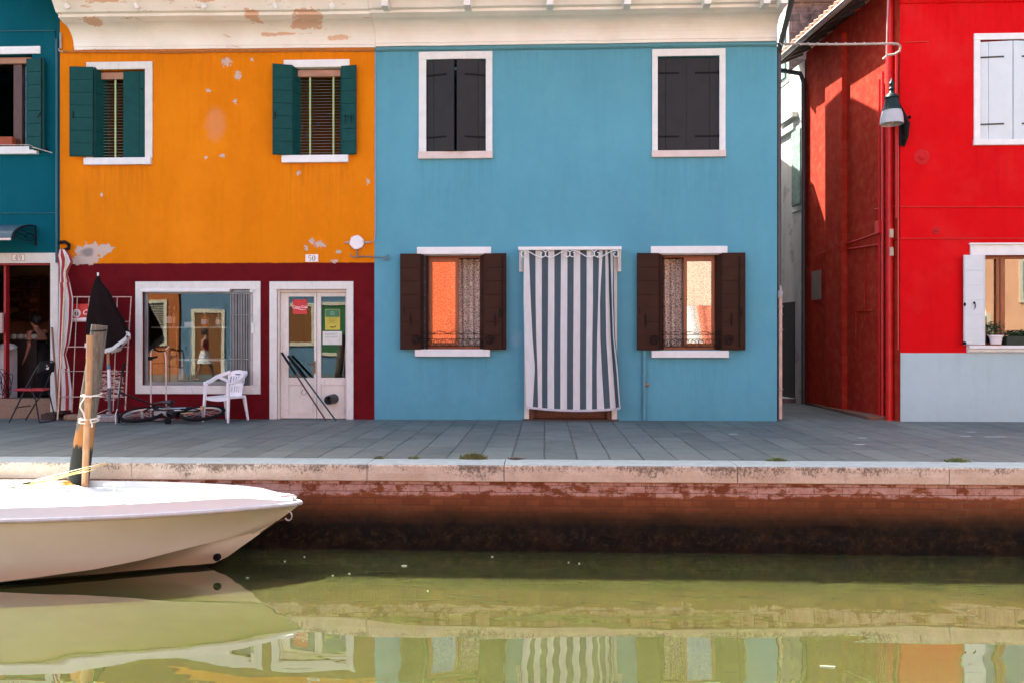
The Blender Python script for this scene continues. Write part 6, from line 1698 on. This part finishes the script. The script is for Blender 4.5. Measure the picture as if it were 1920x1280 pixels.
# ================================================================== FAR BANK (behind the photographer, seen in the panes)
def opp_house(name, label, x0, x1, h, mat, wins, roofm='tile'):
    """rear row: facade at y=-19 facing the canal (+y)"""
    Y0 = -19.0
    o = thing(name, label, 'house', ((x0+x1)/2, Y0, 0))
    m = MB(); m.box(x0, x1, Y0-.3, Y0, 0, h); m.box(x0, x0+.2, Y0-7, Y0-.3, 0, h); m.box(x1-.2, x1, Y0-7, Y0-.3, 0, h); m.box(x0+.2, x1-.2, Y0-7, Y0-6.8, 0, h); m.build('wall', mat, o)
    m = MB(); m.prismx([(Y0+.5,h),(Y0-3.5,h+1.6),(Y0-7.3,h),(Y0-7.3,h-.12),(Y0-3.5,h+1.45),(Y0+.5,h-.12)], x0-.1, x1+.1); m.build('roof', M['tile'], o)
    for (a, b, c, d, shm, kind) in wins:
        m = MB(); ring(m, (a-.14,b+.14,c-.14,d+.14), (a,b,c,d), Y0+.003, Y0+.05); w_ = m.build('door' if kind == 'door' else 'window', simple('cream_surround', (.74,.66,.50), .8), o)
        m = MB(); m.box(a, b, Y0+.003, Y0+.02, c, d); m.build('leaf' if kind == 'door' else 'pane', shm, w_)
        if kind == 'slat':
            m = MB(); n = int((d-c)/.09)
            for k in range(n): m.box(a, b, Y0+.02, Y0+.045, c+k*.09+.02, c+k*.09+.055)
            m.build('shutter', simple('pale_slats', (.6,.52,.4), .7), w_)
    return o
dk = simple('dark_opening', (.02,.018,.018), .4); bw = woodgrain('brown_door_wood', (.16,.055,.012), (.30,.12,.03)); gw = simple('green_leaf_door', (.02,.14,.05), .6)
opp_house('terracotta_house', 'terracotta house on the far bank, farthest left', -27, -15.0, 6.8, stucco('terracotta_stucco', (.50,.15,.05)), [(-16.6,-15.6,1.3,2.9,dk,'slat'), (-18.6,-17.6,3.2,4.8,dk,'w'), (-20,-19,0,2.3,bw,'door'), (-23,-22,1,2.5,dk,'w')])
opp_house('slate_blue_house', 'slate blue house with cream window frames on the far bank', -14.9, -5.2, 7.2, stucco('slate_blue_stucco', (.13,.24,.34)), [(-14.3,-13.2,.0,2.5,bw,'door'), (-12.4,-11.5,.9,2.5,dk,'w'), (-10.5,-9.5,1.3,2.75,bw,'w'), (-9.1,-8.0,.9,2.8,gw,'w'), (-11.4,-10.5,4,5.6,dk,'w'), (-7.5,-6.6,4,5.6,dk,'w')])
opp_house('coral_house', 'coral orange house on the far bank opposite the blue house', -5.1, 5.6, 7.0, stucco('coral_stucco', (.74,.135,.05)), [(-2.6,-1.9,1,2.5,gw,'w'), (-1.0,0,0,2.3,bw,'door'), (1.6,2.5,1,2.5,dk,'w'), (-3.4,-2.5,4,5.5,dk,'w'), (1.5,2.4,4,5.5,dk,'w')])
opp_house('cream_house', 'cream white house on the far bank', 5.7, 12.5, 6.6, stucco('cream_stucco', (.74,.58,.44)), [(9.6,10.5,1,2.5,dk,'w'), (11,11.8,0,2.3,gw,'door'), (7,7.9,4,5.5,dk,'w'), (10.2,11.1,4,5.5,dk,'w')])
opp_house('peach_house', 'peach house with white framed windows on the far bank, farthest right', 12.6, 30, 7.2, stucco('peach_stucco', (.86,.46,.27)), [(18.9,20.9,3.0,4.5,simple('green_curtain', (.25,.33,.27), .8),'w'), (19.4,20.6,0,2.0,bw,'door'), (14.4,15.3,1.2,2.8,dk,'w'), (16.5,17.5,0,2.3,bw,'door'), (23,24,1.2,2.8,dk,'w'), (15,16,4.2,5.8,dk,'w'), (21,22,4.2,5.8,dk,'w')])
m = MB(); m.box(-40, 40, -40, -12.6, -.4, -.0); struct(m.build('far_pavement', M['paving']))
m = MB(); m.box(-40, 40, -12.9, -12.62, -2.2, -.41); q = thing('far_quay_wall', 'brick quay wall of the far bank', 'quay wall', (0,-12.6,ZW)); m.build('brickwork', M['quay'], q)
# laundry and a green-white boat seen only mirrored in the panes
lx = 4.9
white_sheet = simple('white_sheet', (.80,.74,.70), .9); coral_sheet = simple('coral_sheet', (.7,.2,.12), .9)
for k, (w_, c_) in enumerate(((.9,0),(.8,1),(.7,0))):
    m = MB(); x = lx+k*.95
    m.grid([[(x+w_*i/8+.5*(2.7-z)*.35, -17.6+.05*math.sin(i*1.3), z) for i in range(9)] for z in (2.7,2.0,1.2,.5)])

    nm_ = ('white sheet at the left end of the washing line on the far bank', 'coral sheet between two white sheets on the far bank', 'white sheet at the right end of the washing line on the far bank')[k]
    put(m, 'hanging_sheet', [white_sheet, coral_sheet][c_], nm_, 'sheet', 'sheets drying on the far bank')
m = MB(); m.tube([(lx-.5,-17.6,2.72),(lx+3.4,-17.6,2.72)], .01, 5); m.tube([(lx-.5,-17.6,0),(lx-.5,-17.6,2.8)], .03, 6); m.tube([(lx+3.4,-17.6,0),(lx+3.4,-17.6,2.8)], .03, 6); put(m, 'washing_line', M['gutter'], 'washing line on two posts on the far bank', 'washing line')

# ================================================================== LIGHT, SKY, CAMERA
SUN = V((-.90, 1.0, 1.63)).normalized()
w = bpy.data.worlds.new('World'); sc.world = w; w.use_nodes = True
nt = w.node_tree; nt.nodes.clear()
sky = nt.nodes.new('ShaderNodeTexSky'); sky.sky_type = 'NISHITA'; sky.sun_disc = False
sky.sun_elevation = math.asin(SUN.z); sky.sun_rotation = math.atan2(SUN.x, SUN.y) % (2*PI); sky.dust_density = 4.0; sky.ozone_density = 0.0; sky.air_density = .8
bg = nt.nodes.new('ShaderNodeBackground'); bg.inputs[1].default_value = .12
ow = nt.nodes.new('ShaderNodeOutputWorld'); nt.links.new(sky.outputs[0], bg.inputs[0]); nt.links.new(bg.outputs[0], ow.inputs[0])
sl = bpy.data.lights.new('sun', 'SUN'); sl.energy = 4.8; sl.angle = math.radians(.53); sl.color = (1, .96, .84)
so = bpy.data.objects.new('sun', sl); COL.objects.link(so); so.rotation_euler = (-SUN).to_track_quat('-Z', 'Y').to_euler(); so.location = (0, 0, 20)
cd = bpy.data.cameras.new('camera'); cd.sensor_width = 36; cd.lens = FOC/1920*36; cd.clip_end = 500; cd.clip_start = .05
co_ = bpy.data.objects.new('camera', cd); COL.objects.link(co_); co_.location = CAM; co_.rotation_euler = (PI/2, 0, TH); sc.camera = co_
sc.render.engine = 'CYCLES'; sc.cycles.max_bounces = 10; sc.cycles.diffuse_bounces = 5; sc.cycles.transparent_max_bounces = 12
sc.cycles.caustics_reflective = False; sc.cycles.caustics_refractive = False
vs = sc.view_settings; vs.view_transform = 'Standard'; vs.look = 'None'; vs.exposure = 2.5; vs.gamma = 1
sc.render.resolution_x = 1024; sc.render.resolution_y = 682
